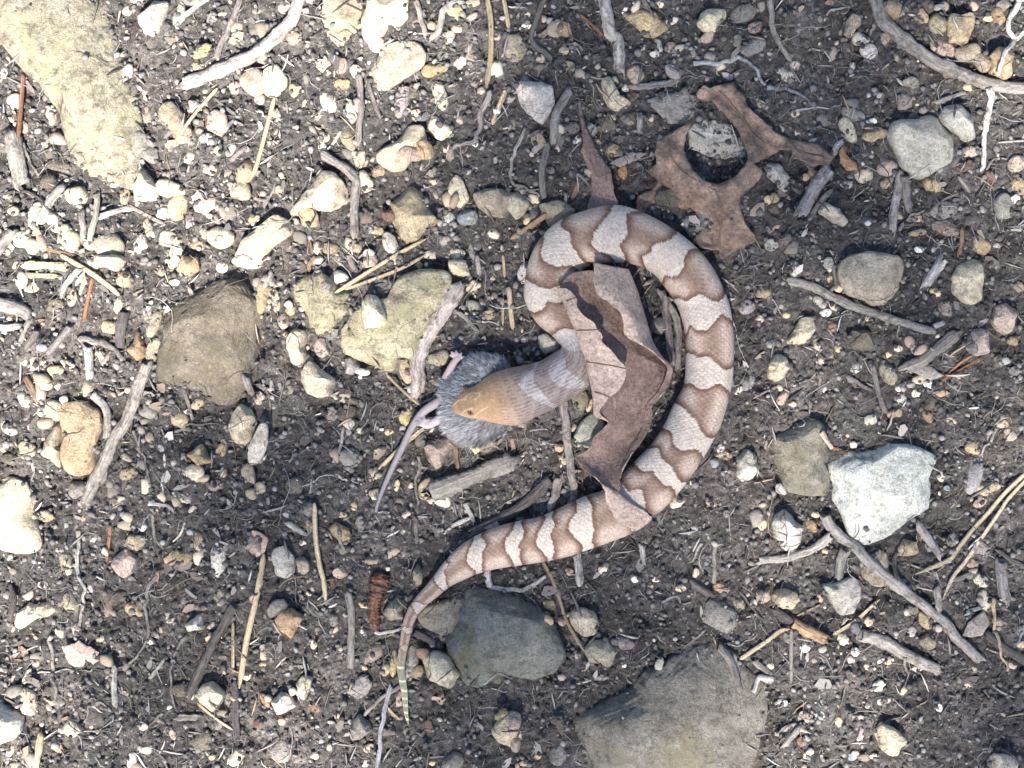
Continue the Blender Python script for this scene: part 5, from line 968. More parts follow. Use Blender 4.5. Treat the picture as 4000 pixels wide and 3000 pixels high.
# ------------------------------------------------------------------ the snake: pairs of points on its two edges, head to tail (outer edge first), with top and bottom height in mm
ST = [('A',775,650,785,760,13.2,9.5),('A',840,590,870,800,15.2,8.5),('A',920,527,960,820,17,7.5),('A',1000,505,1070,842,18,6),('A',1110,412,1200,868,19,3.5),('A',1270,352,1390,890,19,1),('A',1450,312,1600,800,18,0),
 ('A',1620,272,1790,705,17,0),('A',1740,200,1900,640,16,0),('A',1830,140,2110,500,15.2,0),('B',440,1370,860,1500,14.6,0),('B',390,1310,830,1300,14.2,0),('B',250,1200,690,1080,14,0),('B',160,1060,600,930,14,0),
 ('B',110,920,570,850,14,0),('B',125,770,590,780,14,0),('B',155,600,640,710,14,0),('B',235,420,690,660,14.2,0),('B',360,270,745,630,14.4,0),('B',520,165,810,615,14.5,0),('B',700,105,890,605,14.6,0),('B',880,58,1000,600,14.7,0),
 ('B',1050,55,1110,610,14.8,0),('B',1250,120,1230,640,14.8,0),('B',1420,205,1330,690,14.8,0),('B',1580,305,1400,750,14.8,0),('B',1740,430,1460,830,14.8,0),('B',1860,560,1520,905,14.8,0),('B',1960,705,1570,985,14.8,0),
 ('B',2030,860,1610,1080,14.8,0),('B',2090,1020,1640,1180,14.8,0),('B',2118,1200,1665,1290,14.8,0),('B',2128,1400,1670,1420,14.8,0),('C',1879,199,1419,159,14.8,0),('C',1870,330,1415,300,14.8,0),('C',1842,480,1385,425,14.8,0),
 ('C',1800,640,1310,550,14.8,0),('C',1755,780,1250,690,14.8,0),('C',1700,885,1190,800,14.8,0),('C',1590,1080,1090,950,14.6,0),('C',1450,1290,980,1060,14.5,0),('C',1330,1440,880,1170,14.3,0),('C',1220,1555,790,1260,14,0),
 ('C',1100,1655,700,1330,13.6,0),('D',1920,560,1600,165,13.3,0),('D',1700,650,1480,200,13,0),('D',1530,710,1350,255,12.6,0),('D',1300,790,1160,345,12.2,0),('D',1080,840,980,420,11.7,0),('D',830,880,790,455,11.2,0),
 ('D',620,910,560,520,10.6,0),('D',440,950,340,625,9.8,0),('D',290,1015,190,735,8.9,0),('D',150,1080,80,855,7.8,0),('E',740,305,640,190,6.9,0),('E',640,385,535,305,6.1,0),('E',565,465,455,420,5.5,0),('E',515,555,412,545,5.0,0),
 ('E',490,650,395,640,4.6,0),('E',466,740,382,740,4.2,0),('E',442,870,364,860,3.8,0),('E',428,970,356,970,3.4,0),('E',440,1070,375,1080,3.0,0),('E',455,1180,395,1180,2.7,0),('E',459,1300,411,1310,2.3,0),('E',461,1400,424,1400,1.9,0),('E',468,1465,446,1470,1.4,0),('E',468,1495,462,1496,0.9,0.1)]
LS = np.array([S(t, [(a, b)])[0] for t, a, b, c, d, e, f in ST]); RS = np.array([S(t, [(c, d)])[0] for t, a, b, c, d, e, f in ST])
ZT = np.array([q[5] for q in ST]) * 0.001; ZB = np.array([q[6] for q in ST]) * 0.001
MID = (LS + RS) / 2
ctl = np.c_[MID, LS, RS, ZT, ZB]
NS = 1700
dense = catmull(ctl, NS)
dense[:, 2:] = smooth1(dense[:, 2:], 31)
Ls, Rs, zt, zb = dense[:, 2:4], dense[:, 4:6], dense[:, 6], dense[:, 7]
mid = (Ls + Rs) / 2; half = (Rs - Ls) / 2
# lay it on the soil
base_g = smooth1(np.array([hh(*W(mid[i, 0], mid[i, 1], 0.005)) * 0.5 for i in range(NS)]), 121).clip(-0.0005, 0.0012)
zt = zt + base_g; zb = zb + base_g - 0.0004
zm = zb + (zt - zb) * 0.45
mw = np.stack(W(mid[:, 0], mid[:, 1], zm), 1)
s_arc = np.r_[0, np.cumsum(np.linalg.norm(np.diff(mw, axis=0), axis=1))]
MR = 88
al = np.arange(MR) * 2 * math.pi / MR
tl = -np.cos(al)                                     # -1 outer edge, +1 inner edge
sl = np.sin(al)
# colour bands: traced edges across the body, brown / pale in turn
BANDS = [('A',[(1580,280),(1520,380),(1420,490),(1540,620),(1740,715)]),('A',[(1620,270),(1570,360),(1560,470),(1640,570),(1700,640),(1780,700)]),('A',[(1835,150),(1720,310),(1700,400),(1760,490),(1880,530),(2060,530)]),('A',[(1845,150),(1850,250),(1880,360),(2020,460),(2100,500)]),
 ('B',[(500,1435),(580,1460),(650,1450),(670,1420),(850,1400)]),('B',[(380,1310),(480,1250),(600,1250),(830,1230)]),('B',[(175,1070),(240,1085),(300,1050),(330,990),(370,980),(430,990),(620,960)]),('B',[(130,770),(200,820),(330,870),(440,840),(580,800)]),
 ('B',[(320,330),(300,430),(270,520),(300,590),(400,650),(500,645),(580,650),(660,700)]),('B',[(490,190),(460,260),(550,350),(560,450),(620,540),(680,610),(760,625)]),('B',[(960,70),(940,130),(870,220),(780,330),(770,410),(750,440),(800,500),(900,530),(970,580),(1000,600)]),
 ('B',[(1240,110),(1090,155),(1090,270),(1085,370),(1020,455),(1070,550),(1080,600)]),('B',[(1575,310),(1560,355),(1450,420),(1350,450),(1310,530),(1240,570),(1300,680)]),('B',[(1785,480),(1720,475),(1640,540),(1620,660),(1560,740),(1510,750),(1455,735),(1440,790)]),
 ('B',[(2040,910),(2010,960),(1920,995),(1830,940),(1760,920),(1660,985),(1590,940)]),('B',[(2100,1165),(2040,1120),(1980,1110),(1900,1210),(1830,1255),(1740,1250),(1690,1200),(1670,1290)]),('B',[(2125,1610),(2030,1640),(1960,1590),(1900,1540),(1840,1495),(1780,1520),(1720,1490),(1670,1470)]),
 ('C',[(1845,465),(1790,410),(1720,360),(1650,390),(1570,420),(1490,390),(1420,355)]),('C',[(1710,875),(1660,890),(1580,860),(1530,780),(1500,710),(1430,660),(1390,600),(1340,560)]),('C',[(1590,1085),(1530,1000),(1440,990),(1350,995),(1290,940),(1265,820),(1190,790)]),
 ('C',[(1410,1310),(1330,1280),(1280,1170),(1210,1110),(1160,1050),(1150,980),(1060,990)]),('C',[(1320,1435),(1300,1360),(1200,1320),(1130,1250),(1070,1190),(1000,1200),(930,1130)]),('C',[(1075,1645),(1030,1590),(1010,1480),(985,1380),(940,1355),(860,1390),(790,1290)]),
 ('D',[(1935,545),(1850,420),(1750,270),(1660,130)]),('D',[(1530,710),(1495,640),(1510,540),(1490,400),(1500,310),(1450,215)]),('D',[(1410,745),(1410,670),(1330,590),(1275,510),(1300,430),(1360,340),(1350,260)]),('D',[(1125,800),(1130,680),(1105,580),(1140,480),(1120,400),(1130,370)]),
 ('D',[(1080,830),(1070,790),(980,680),(965,620),(1000,530),(1060,430),(1060,400)]),('D',[(820,860),(805,810),(815,740),(805,660),(855,560),(820,470),(840,440)]),('D',[(750,880),(745,820),(680,730),(670,640),(740,540),(770,460)]),('D',[(455,930),(450,880),(460,740),(490,660),(435,590),(450,570)]),
 ('D',[(395,955),(390,920),(330,860),(305,810),(330,720),(375,620)]),('D',[(120,1085),(100,980),(85,930),(130,870),(110,845)]),('D',[(80,1110),(20,1050),(-10,990),(20,920)]),('E',[(640,380),(600,370),(545,350),(500,365)]),('E',[(555,475),(530,440),(510,400),(490,375)]),
 ('E',[(495,590),(460,590),(430,585),(405,590)]),('E',[(485,650),(450,640),(420,615),(398,615)]),('E',[(460,760),(440,750),(380,770)]),('E',[(455,820),(420,800),(378,775)])]
tg = np.linspace(-1, 1, 41)
h2 = (half ** 2).sum(1)
def to_body(P):
    d = P[None] - mid; t = (d * half).sum(1) / h2
    res = np.linalg.norm(d - t[:, None] * half, axis=1) + 60 * np.clip(np.abs(t) - 1.05, 0, None)
    i = int(np.argmin(res)); return s_arc[i], t[i]
curves = []
for tile, pts in BANDS:
    dp = catmull(S(tile, pts), 40)
    st = np.array([to_body(p) for p in dp]); o_ = np.argsort(st[:, 1])
    sk = np.interp(tg, st[o_, 1], st[o_, 0])
    curves.append(smooth1(np.r_[sk[0], sk, sk[-1]], 3)[1:-1])
curves = np.array(curves)
rgs = np.random.default_rng(77)
scale_j = rgs.normal(0, 0.0002, (len(curves), 26))
lim = np.interp(s_arc, s_arc, np.linalg.norm(half, axis=1) * K)
BC = np.array([np.interp(tl, tg, c) + np.interp(tl, np.linspace(-1, 1, 26), j) for c, j in zip(curves, scale_j)])   # bands x MR
BC = np.maximum.accumulate(BC, axis=0)
cnt = np.zeros((NS, MR), int); dist = np.full((NS, MR), 1.0)
for b in BC:
    cnt += (s_arc[:, None] > b[None]); dist = np.minimum(dist, np.abs(s_arc[:, None] - b[None]))
def sst(a, b, x): q = np.clip((x - a) / (b - a), 0, 1); return q * q * (3 - 2 * q)
def mixc(a, b, f): return a * (1 - f[..., None]) + np.asarray(b) * f[..., None]
wloc = np.linalg.norm(half, axis=1) * K                # half width, m
rel = dist / (wloc[:, None] * 0.42)
at = np.abs(tl)[None] * np.ones((NS, 1))
brown = np.broadcast_to(np.array([0.20, 0.127, 0.09]), (NS, MR, 3)).copy()
brown = mixc(brown, (0.42, 0.325, 0.265), sst(0.2, 0.95, rel) * (0.15 + 0.85 * sst(0.1, 0.6, at)))
brown = mixc(brown, (0.115, 0.064, 0.046), 0.9 * (1 - sst(0.05, 0.5, rel)))
pale = np.broadcast_to(np.array([0.47, 0.405, 0.345]), (NS, MR, 3)).copy()
pale = mixc(pale, (0.39, 0.325, 0.29), 0.5 * sst(0.4, 1.3, rel))
pale = mixc(pale, (0.52, 0.455, 0.405), 0.6 * sst(0.75, 1.0, at))
col = np.where((cnt % 2 == 1)[..., None], pale, brown)
# scale mottling
su = s_arc[:, None] / 0.0017; rowi = np.arange(MR)[None] / MR * 44
cell = (np.floor(su + 0.5 * (np.floor(rowi) % 2)) * 57 + np.floor(rowi) * 131).astype(int) % 997
col = col * (0.9 + 0.2 * rgs.random(997)[cell])[..., None]
# head: warm tan plates; neck: stretched rows with bare dark skin between
pxv = mid[:, None] + tl[None, :, None] * half[:, None]
sA = to_body(S('A', [(1180, 640)])[0])[0]; sB = to_body(S('A', [(1500, 560)])[0])[0]; sC = to_body(S('A', [(1960, 330)])[0])[0]
headmix = 1 - sst(sA - 0.002, sA + 0.012, s_arc)[:, None] * np.ones((1, MR))
headc = mixc(np.broadcast_to(np.array([0.24, 0.153, 0.09]), (NS, MR, 3)).copy(), (0.35, 0.225, 0.145), sst(0.55, 1.0, at))
headc = headc * (0.88 + 0.24 * smooth1(rgs.random(NS), 9)[:, None, None])
neckc = np.where((cnt % 2 == 1)[..., None], np.array([0.38, 0.345, 0.335]), np.array([0.265, 0.212, 0.19]))
nk = sst(sA, sB, s_arc) * (1 - sst(sC + 0.006, sC + 0.016, s_arc)); nk = nk[:, None] * np.ones((1, MR))
col = mixc(col, (0, 0, 0), nk * 0) * (1 - nk[..., None]) + neckc * nk[..., None]
col = headc * headmix[..., None] + col * (1 - headmix[..., None])
wob = smooth1(rgs.normal(0, 1, (NS, 1)), 60)[:, 0] * 6
nrow = al[None] / (2 * math.pi) * 44 + (s_arc[:, None] - sA) * 40 * tl[None] + wob[:, None] * 0.25
line = np.abs((nrow % 1) - 0.5) * 2
brk = smooth1(rgs.random((NS, 1)), 3)
lm = (1 - sst(0.12, 0.5, line)) * sst(sA - 0.004, sA + 0.008, s_arc)[:, None] * (1 - sst(sC + 0.004, sC + 0.014, s_arc))[:, None]
lm *= (0.78 + 0.22 * np.sin(s_arc[:, None] * 1700 + np.floor(nrow) * 2.1))
col = mixc(col, (0.085, 0.062, 0.053), 0.8 * lm)
# pale seams between head plates
for seam in [[(870,790),(905,745),(980,722)],[(985,810),(1060,745),(1120,715)],[(900,640),(940,590),(1040,575)],[(800,770),(960,820),(1100,850),(1290,885)],[(1000,640),(1040,600),(1050,580)],[(790,700),(840,650),(900,640)]]:
    sp = catmull(S('A', seam), 60)
    k = np.where(s_arc < sA + 0.01)[0][-1]
    dd = np.min(np.linalg.norm(pxv[:k, :, None] - sp[None, None], axis=3), 2)
    m = np.zeros((NS, MR)); m[:k] = (1 - sst(1.0, 4.0, dd)) * (sl[None] > -0.2)
    col = mixc(col, (0.44, 0.32, 0.21), 0.75 * m)
# tail: dull olive turning yellow green with thin pale rings
sT0 = to_body(S('E', [(430, 690)])[0])[0]; sT1 = to_body(S('E', [(400, 960)])[0])[0]; sT2 = to_body(S('E', [(420, 1150)])[0])[0]
tf = sst(sT0, sT1, s_arc)[:, None] * np.ones((1, MR)); col = mixc(col, (0.24, 0.225, 0.17), tf * 0.9)
tf = sst(sT1, sT2, s_arc)[:, None] * np.ones((1, MR)); col = mixc(col, (0.25, 0.275, 0.185), tf)
col = mixc(col, (0.42, 0.39, 0.23), tf * sst(0.5, 0.95, at) * 0.5)
for ey in (960, 1085, 1175, 1245, 1312, 1376, 1438):
    sr = to_body(S('E', [(415 + (ey - 960) * 0.07, ey)])[0])[0]
    col = mixc(col, (0.62, 0.62, 0.50), 0.85 * (1 - sst(0.0002, 0.0006, np.abs(s_arc[:, None] + 0.0002 * tl[None] - sr))))
zz = np.where(sl[None] >= 0, zm[:, None] + (zt - zm)[:, None] * np.abs(sl[None]) ** 0.92, zm[:, None] - (zm - zb)[:, None] * np.abs(sl[None]) ** 0.75)
kk = K * (CAMH - zm) / CAMH
SX = (pxv[..., 0] - 2000) * kk[:, None]; SY = (1500 - pxv[..., 1]) * kk[:, None]
SV = np.stack([SX, SY, zz], -1)
# eyebrow ridge and jaw swelling on the head
def bulge(tile, xy, amp, sig):
    p = S(tile, [xy])[0]; d = np.linalg.norm(pxv - p, axis=2); SV[..., 2] += np.where(sl[None] > 0, amp * np.exp(-(d / sig) ** 2), 0)
bulge('A', (965, 735), 0.0009, 22); bulge('A', (960, 590), 0.0006, 26); bulge('A', (1250, 480), 0.0007, 60); bulge('A', (1300, 780), 0.0007, 60); bulge('A', (860, 690), -0.0004, 22)
# scale relief
SV[..., 2] += 0.00006 * np.where(sl[None] > 0, np.cos(rowi * 2 * math.pi) , 0) * (s_arc > sB)[:, None]
verts = SV.reshape(-1, 3); n0 = len(verts)
i = np.arange(NS - 1)[:, None] * MR; j = np.arange(MR)[None]; j2 = (j + 1) % MR
F = np.stack([i + j, i + MR + j, i + MR + j2, i + j2], -1).reshape(-1, 4).tolist()
tip = np.array([*W(*S('A', [(766, 702)])[0], 0.011), 0.0112]); tend = SV[-1].mean(0) + np.array([0, -0.0006, 0])
verts = np.concatenate([verts, [tip, tend]])
F += [[n0, q, (q + 1) % MR] for q in range(MR)] + [[n0 + 1, n0 - MR + (q + 1) % MR, n0 - MR + q] for q in range(MR)]
cols = np.concatenate([col.reshape(-1, 3), [headc[0, 0], (0.5, 0.48, 0.3)]])
uv = np.concatenate([np.stack([np.repeat(s_arc / 0.0017, MR), np.tile(np.arange(MR) / MR * 44, NS)], 1), [[0, 0], [0, 0]]])
def snake_material():
    t = NT('snake_scales'); at_ = t.n('Attribute', attribute_name='Col'); u = t.n('UVMap'); tc = t.n('TexCoord')
    sep = t.n('SeparateXYZ'); t.l(u.outputs[0], sep.inputs[0])
    def m(op, a, b=None):
        x = t.n('Math', operation=op)
        for k, q in enumerate((a, b)):
            if q is None: continue
            if isinstance(q, (int, float)): x.inputs[k].default_value = q
            else: t.l(q, x.inputs[k])
        return x.outputs[0]
    a = m('ADD', sep.outputs[0], m('MULTIPLY', sep.outputs[1], 0.5)); b = m('SUBTRACT', sep.outputs[0], m('MULTIPLY', sep.outputs[1], 0.5))
    sa = m('ABSOLUTE', m('SINE', m('MULTIPLY', a, math.pi))); sb = m('ABSOLUTE', m('SINE', m('MULTIPLY', b, math.pi)))
    h = m('POWER', m('MINIMUM', sa, sb), 0.5)
    v = tc.outputs['Object']
    ms_ = t.n('Attribute', attribute_name='Scaly'); fz = t.ramp(t.noise(v, 130, 3), [(0.35, 0.2), (0.65, 0.75)])
    col = t.mix(m('MULTIPLY', ms_.outputs['Fac'], fz), at_.outputs['Color'], t.ramp(h, [(0.0, 0.55), (0.4, 1.0), (1.0, 1.05)]), 'MULTIPLY')
    col = t.mix(0.9, col, t.ramp(t.noise(v, 1100, 5, 0.75), [(0.32, 0.62), (0.5, 1.0), (0.68, 1.28)]), 'MULTIPLY')
    nb = t.bump(m('MULTIPLY', h, ms_.outputs['Fac']), 0.4, 0.0004); nb = t.bump(t.noise(v, 900, 6, 0.7), 0.6, 0.0006, nb)
    return t.done(col, 0.62, nb, 0.3)
snake = mesh_obj('snake', verts, F, snake_material(), uvs=uv, cols=cols)
sca = snake.data.attributes.new('Scaly', 'FLOAT', 'POINT'); sca.data.foreach_set('value', np.r_[np.repeat(sst(sC, sC + 0.02, s_arc), MR), 0, 0].astype(np.float32))
tag(snake, 'coiled snake with brown and pale crossbands swallowing a grey mouse', 'snake')
def eye(xy, z, r):
    e = S('A', [xy])[0]; ex, ey = W(e[0], e[1], z); q, f = ICO[3]
    t = NT('snake_eye'); m_ = t.done((0.12, 0.06, 0.035), 0.12, None, 0.6)
    o = mesh_obj('eye', q * np.array([r, r * 0.9, r * 0.7]) + np.array([ex, ey, z]), f, m_, parent=snake, loc=(ex, ey, z))
    t2 = NT('pupil'); m2 = t2.done((0.01, 0.008, 0.007), 0.1, None, 0.6)
    mesh_obj('pupil', q * np.array([r * 0.25, r * 0.6, r * 0.3]) + np.array([ex, ey, z + r * 0.5]), f, m2, parent=o, loc=(ex, ey, z + r * 0.5))
def top_at(xy):
    p = S('A', [xy])[0]; d = np.linalg.norm(pxv - p, axis=2) + np.where(sl[None] > 0, 0, 999); k = np.unravel_index(np.argmin(d), d.shape); return SV[k][2]
eye((955, 765), top_at((955, 765)) - 0.0002, 0.0011)
eye((905, 545), top_at((910, 560)) - 0.0004, 0.001)

# ------------------------------------------------------------------ the mouse, hind end out of the snake's mouth
MO = [(690,640),(680,570),(715,510),(790,440),(835,370),(880,305),(960,225),(1080,205),(1200,240),(1275,290),(1300,380),(1320,560),(1330,760),(1290,895),(1200,950),(1110,1000),(1030,1062),(900,1050),(815,1000),(755,935),(715,870),(690,790),(682,720)]
ms = S('A', MO); MP = np.stack(W(ms[:, 0], ms[:, 1], 0.005), 1)
mc, mr, _ = radial(MP); mr = circ_smooth(mr, 5)
V, F = lump(mr, 0.0074, 5, np.random.default_rng(9), 0, 0.075, 0.95)
rho = np.hypot(V[:, 0], V[:, 1]) / np.interp(np.mod(np.arctan2(V[:, 1], V[:, 0]), 2 * math.pi), np.r_[TH, 2 * math.pi], np.r_[mr, mr[0]])
V = V + np.array([mc[0], mc[1], 0.0056])
mp_v, mp_f = [V], [F.tolist()]
def add_tube(path, rad, sides=16):
    v, f, _ = tube(path, rad, sides); k = sum(len(q) for q in mp_v); mp_v.append(v); mp_f.append([[a + k for a in q] for q in f])
def pathA(pts, zs, n):
    p = catmull(np.c_[S('A', pts), np.array(zs) * 0.001], n); x, y = W(p[:, 0], p[:, 1], p[:, 2]); return np.stack([x, y, p[:, 2]], 1)
def ball(xy, z, r):
    p = S('A', [xy])[0]; x, y = W(p[0], p[1], z * 0.001); q, f = ICO[3]; k = sum(len(a) for a in mp_v)
    mp_v.append(q * np.array(r) * 0.001 + np.array([x, y, z * 0.001])); mp_f.append((f + k).tolist())
tailp = pathA([(780,620),(700,640),(600,690),(505,755),(430,845),(370,950),(300,1100),(230,1240),(170,1370),(110,1510),(60,1650),(45,1725)], [6.5,6,5,4,3.2,2.8,2.5,2.3,2.1,1.9,1.6,1.4], 90)
gz = hh(tailp[:, 0], tailp[:, 1]); tr = np.interp(np.linspace(0, 1, 90), [0, 0.1, 0.3, 0.7, 1], [0.0021, 0.0017, 0.00135, 0.001, 0.00055])
tailp[:, 2] = np.maximum(tailp[:, 2], smooth1(np.array([gz[max(0, i - 6):i + 7].max() for i in range(90)]), 15) + tr * 0.7)
add_tube(tailp, tr)
# upper hind leg and foot
add_tube(pathA([(860,500),(780,480),(715,455)], [6.5, 6.5, 6], 14), np.linspace(0.0036, 0.002, 14))
add_tube(pathA([(708,455),(750,370),(795,285),(840,238)], [6.5, 7, 7, 6.6], 20), np.linspace(0.0016, 0.0011, 20))
for a in [(752,215),(768,180),(815,170),(870,190),(905,235)]:
    add_tube(pathA([(835,245), ((835 + a[0]) / 2, (240 + a[1]) / 2), a], [6.2, 6.8, 6.0], 8), np.linspace(0.00075, 0.00045, 8), 10)
# lower hind leg and foot
add_tube(pathA([(800,830),(700,830),(640,830)], [6, 5.4, 5], 14), np.linspace(0.0028, 0.0017, 14))
add_tube(pathA([(650,830),(600,860),(545,885),(500,880)], [5, 4.6, 4.3, 4.2], 20), np.linspace(0.0017, 0.0013, 20))
for a in [(435,885),(430,850),(462,812),(510,800),(560,825)]:
    add_tube(pathA([(520,880), ((520 + a[0]) / 2 - 6, (880 + a[1]) / 2), a], [4.3, 4.8, 4.6], 8), np.linspace(0.0008, 0.0005, 8), 10)
V = np.concatenate(mp_v); F = sum(mp_f, [])
tmp = mesh_obj('mouse', V, F, MAT_MOUSE)
rm = tmp.modifiers.new('remesh', 'REMESH'); rm.mode = 'VOXEL'; rm.voxel_size = 0.00028
sm_ = tmp.modifiers.new('smooth', 'SMOOTH'); sm_.iterations = 4; sm_.factor = 0.6
dg = bpy.context.evaluated_depsgraph_get(); ev = tmp.evaluated_get(dg).to_mesh()
mv = np.empty(len(ev.vertices) * 3); ev.vertices.foreach_get('co', mv); mv = mv.reshape(-1, 3)
mn = np.empty(len(ev.vertices) * 3); ev.vertices.foreach_get('normal', mn); mn = mn.reshape(-1, 3)
mf = [list(p.vertices) for p in ev.polygons]
tmp.evaluated_get(dg).to_mesh_clear(); om = tmp.data; bpy.data.objects.remove(tmp); bpy.data.meshes.remove(om)
# furred trunk or bare skin, by distance from tail and feet
vp = np.stack([mv[:, 0] / (K * (CAMH - mv[:, 2]) / CAMH) + 2000, 1500 - mv[:, 1] / (K * (CAMH - mv[:, 2]) / CAMH)], 1)
def dist_poly(tile, pts):
    q = catmull(S(tile, pts), 60); return np.min(np.linalg.norm(vp[:, None] - q[None], axis=2), 1)
skin = np.maximum.reduce([1 - sst(18, 34, dist_poly('A', [(560,715),(430,840),(300,1100),(170,1370),(40,1725)])), 1 - sst(20, 34, dist_poly('A', [(735,400),(770,330),(810,250),(850,220),(780,200)])), 1 - sst(24, 42, dist_poly('A', [(620,845),(545,885),(470,850)]))])
istail = 1 - sst(20, 30, dist_poly('A', [(650,660),(560,715),(430,840),(300,1100),(170,1370),(40,1725)]))
mcol = np.broadcast_to(np.array([0.19, 0.203, 0.228]), (len(mv), 3)).copy()
mcol = mixc(mcol, (0.40, 0.39, 0.395), 0.7 * sst(mc[1] + 0.002, mc[1] - 0.012, mv[:, 1]))
mcol = mixc(mcol, (0.38, 0.305, 0.305), skin); mcol = mixc(mcol, (0.225, 0.2, 0.212), istail)
mouse = mesh_obj('mouse', mv, mf, MAT_MOUSE, cols=mcol)
tag(mouse, "slate grey mouse held in the snake's jaws with its tail trailing on the soil", 'mouse')
rgm = np.random.default_rng(12)
ok = np.where((skin < 0.3) & (istail < 0.3) & (mv[:, 2] > 0.001) & (mn[:, 2] > -0.3))[0]
pick = rgm.choice(ok, 24000); P = mv[pick] + rgm.normal(0, 0.0001, (24000, 3)); N = mn[pick]
flow = np.stack([np.full(24000, -1.0), 0.5 * np.sign(P[:, 1] - mc[1]) * np.clip(np.abs(P[:, 1] - mc[1]) / 0.012, 0, 1), np.full(24000, -0.25)], 1) + rgm.normal(0, 0.25, (24000, 3))
D = flow - 0.8 * (flow * N).sum(1, keepdims=True) * N + N * 0.42; D /= np.linalg.norm(D, axis=1)[:, None]
clump = np.sin(P[:, 0] * 1900 + 3 * np.sin(P[:, 1] * 900)) * np.sin(P[:, 1] * 2100 + 2 * np.sin(P[:, 0] * 1100)); D = D + 0.35 * np.stack([clump, np.roll(clump, 7), 0 * clump], 1) * np.array([0.4, 1, 0]); D /= np.linalg.norm(D, axis=1)[:, None]
Lh = rgm.uniform(0.0012, 0.0031, (24000, 1)) * (1 + 0.35 * clump[:, None]); side = np.cross(D, N); side /= np.linalg.norm(side, axis=1)[:, None] + 1e-9; wd = 0.0001
FVt = np.stack([P - side * wd, P + side * wd, P + D * Lh * 0.6 + N * 0.0001 + side * wd * 0.5, P + D * Lh], 1).reshape(-1, 3)
FF = (np.array([[0, 1, 2], [0, 2, 3]])[None] + (np.arange(24000) * 4)[:, None, None]).reshape(-1, 3)
fcol = np.repeat(mcol[pick] * rgm.uniform(0.4, 1.7, (24000, 1)) * (1 + 0.45 * clump[:, None]), 4, 0)
mesh_obj('fur', FVt, FF, MAT_FUR, parent=mouse, cols=fcol)

# ------------------------------------------------------------------ the rolled leaf across the coil: stations of left edge, left fold, floor, right fold, right edge
RL = [ # (LM) (LC) (BC) (RC) (RM) in view B pixels, heights mm
 ([(462,838),(450,850),(608,694),(1100,675),(780,602)], [18.5,17.5,16,12.5,19]),
 ([(612,930),(480,930),(700,850),(1190,880),(800,860)], [22,18,15.6,10,22]),
 ([(650,1060),(540,1080),(760,1000),(1240,1050),(905,985)], [23,18,15.4,9,23]),
 ([(800,1180),(580,1180),(850,1120),(1290,1220),(1030,1075)], [23,18,15.2,8,23]),
 ([(862,1290),(620,1280),(930,1250),(1330,1350),(1070,1250)], [23,17.5,15,7,22]),
 ([(872,1380),(650,1380),(980,1350),(1380,1440),(1110,1322)], [22.5,17.5,14.5,7,21]),
 ([(1000,1480),(700,1500),(1080,1450),(1440,1530),(1240,1372)], [22,17.5,13,7,19]),
 ([(1100,1590),(722,1605),(1180,1560),(1520,1630),(1420,1512)], [21.5,17.5,11,8,15]),
 ([(1098,1680),(755,1750),(1180,1680),(1440,1720),(1535,1625)], [20.5,17,9.5,8.5,13]),
 ([(1042,1800),(775,1850),(1150,1800),(1380,1810),(1482,1830)], [19.5,16.5,8.5,8.5,11]),
 ([(940,1910),(792,1965),(1120,1900),(1280,1940),(1362,1960)], [17.5,15.5,8,8,9.5]),
 ([(845,2030),(812,2075),(1080,2020),(1250,2035),(1336,2040)], [15,14.2,7.5,8,9]),
 ([(922,2140),(950,2140),(1090,2130),(1230,2130),(1335,2130)], [10.5,9.5,7.5,8,9]),
 ([(808,2258),(850,2262),(1040,2240),(1190,2240),(1286,2251)], [9.5,9,7.5,8,10]),
 ([(718,2418),(760,2408),(960,2380),(1110,2380),(1186,2391)], [9,8.6,7.8,8.5,11]),
 ([(598,2480),(700,2480),(920,2490),(1060,2500),(1116,2501)], [9.5,9,8.5,10,12]),
 ([(726,2601),(770,2585),(910,2590),(1010,2620),(1046,2645)], [12,11,10.5,12,14]),
 ([(836,2701),(855,2695),(930,2705),(1000,2722),(1030,2745)], [15.5,14.6,14,14.8,15.6]),
 ([(868,2745),(890,2752),(940,2768),(985,2790),(1012,2800)], [16.3,15.8,15.2,15.4,15.8]),
]
LOBE = [ ([(868,2740),(900,2755),(945,2775),(985,2795),(1015,2805)], [16.5,16.2,16,15.8,15.7]),
 ([(890,2800),(935,2805),(975,2815),(1020,2832),(1060,2850)], [16.3,16.8,17,16.8,16.3]),
 ([(915,2890),(970,2885),(1025,2890),(1085,2905),(1140,2910)], [15.5,16.8,17.2,17,16.2]),
 ([(960,3000),(1020,2985),(1090,2980),(1160,2970),(1220,2962)], [14.2,16,16.6,16.4,15.4]),
 ([(1010,3100),(1085,3075),(1155,3055),(1230,3030),(1292,3012)], [12.4,14.4,15.2,15,14]),
 ([(1120,3160),(1170,3130),(1220,3105),(1280,3075),(1330,3045)], [10.6,12.4,13,12.8,12]),
 ([(1215,3160),(1240,3145),(1270,3125),(1300,3100),(1338,3070)], [9.6,10.6,11,11,10.6]) ]
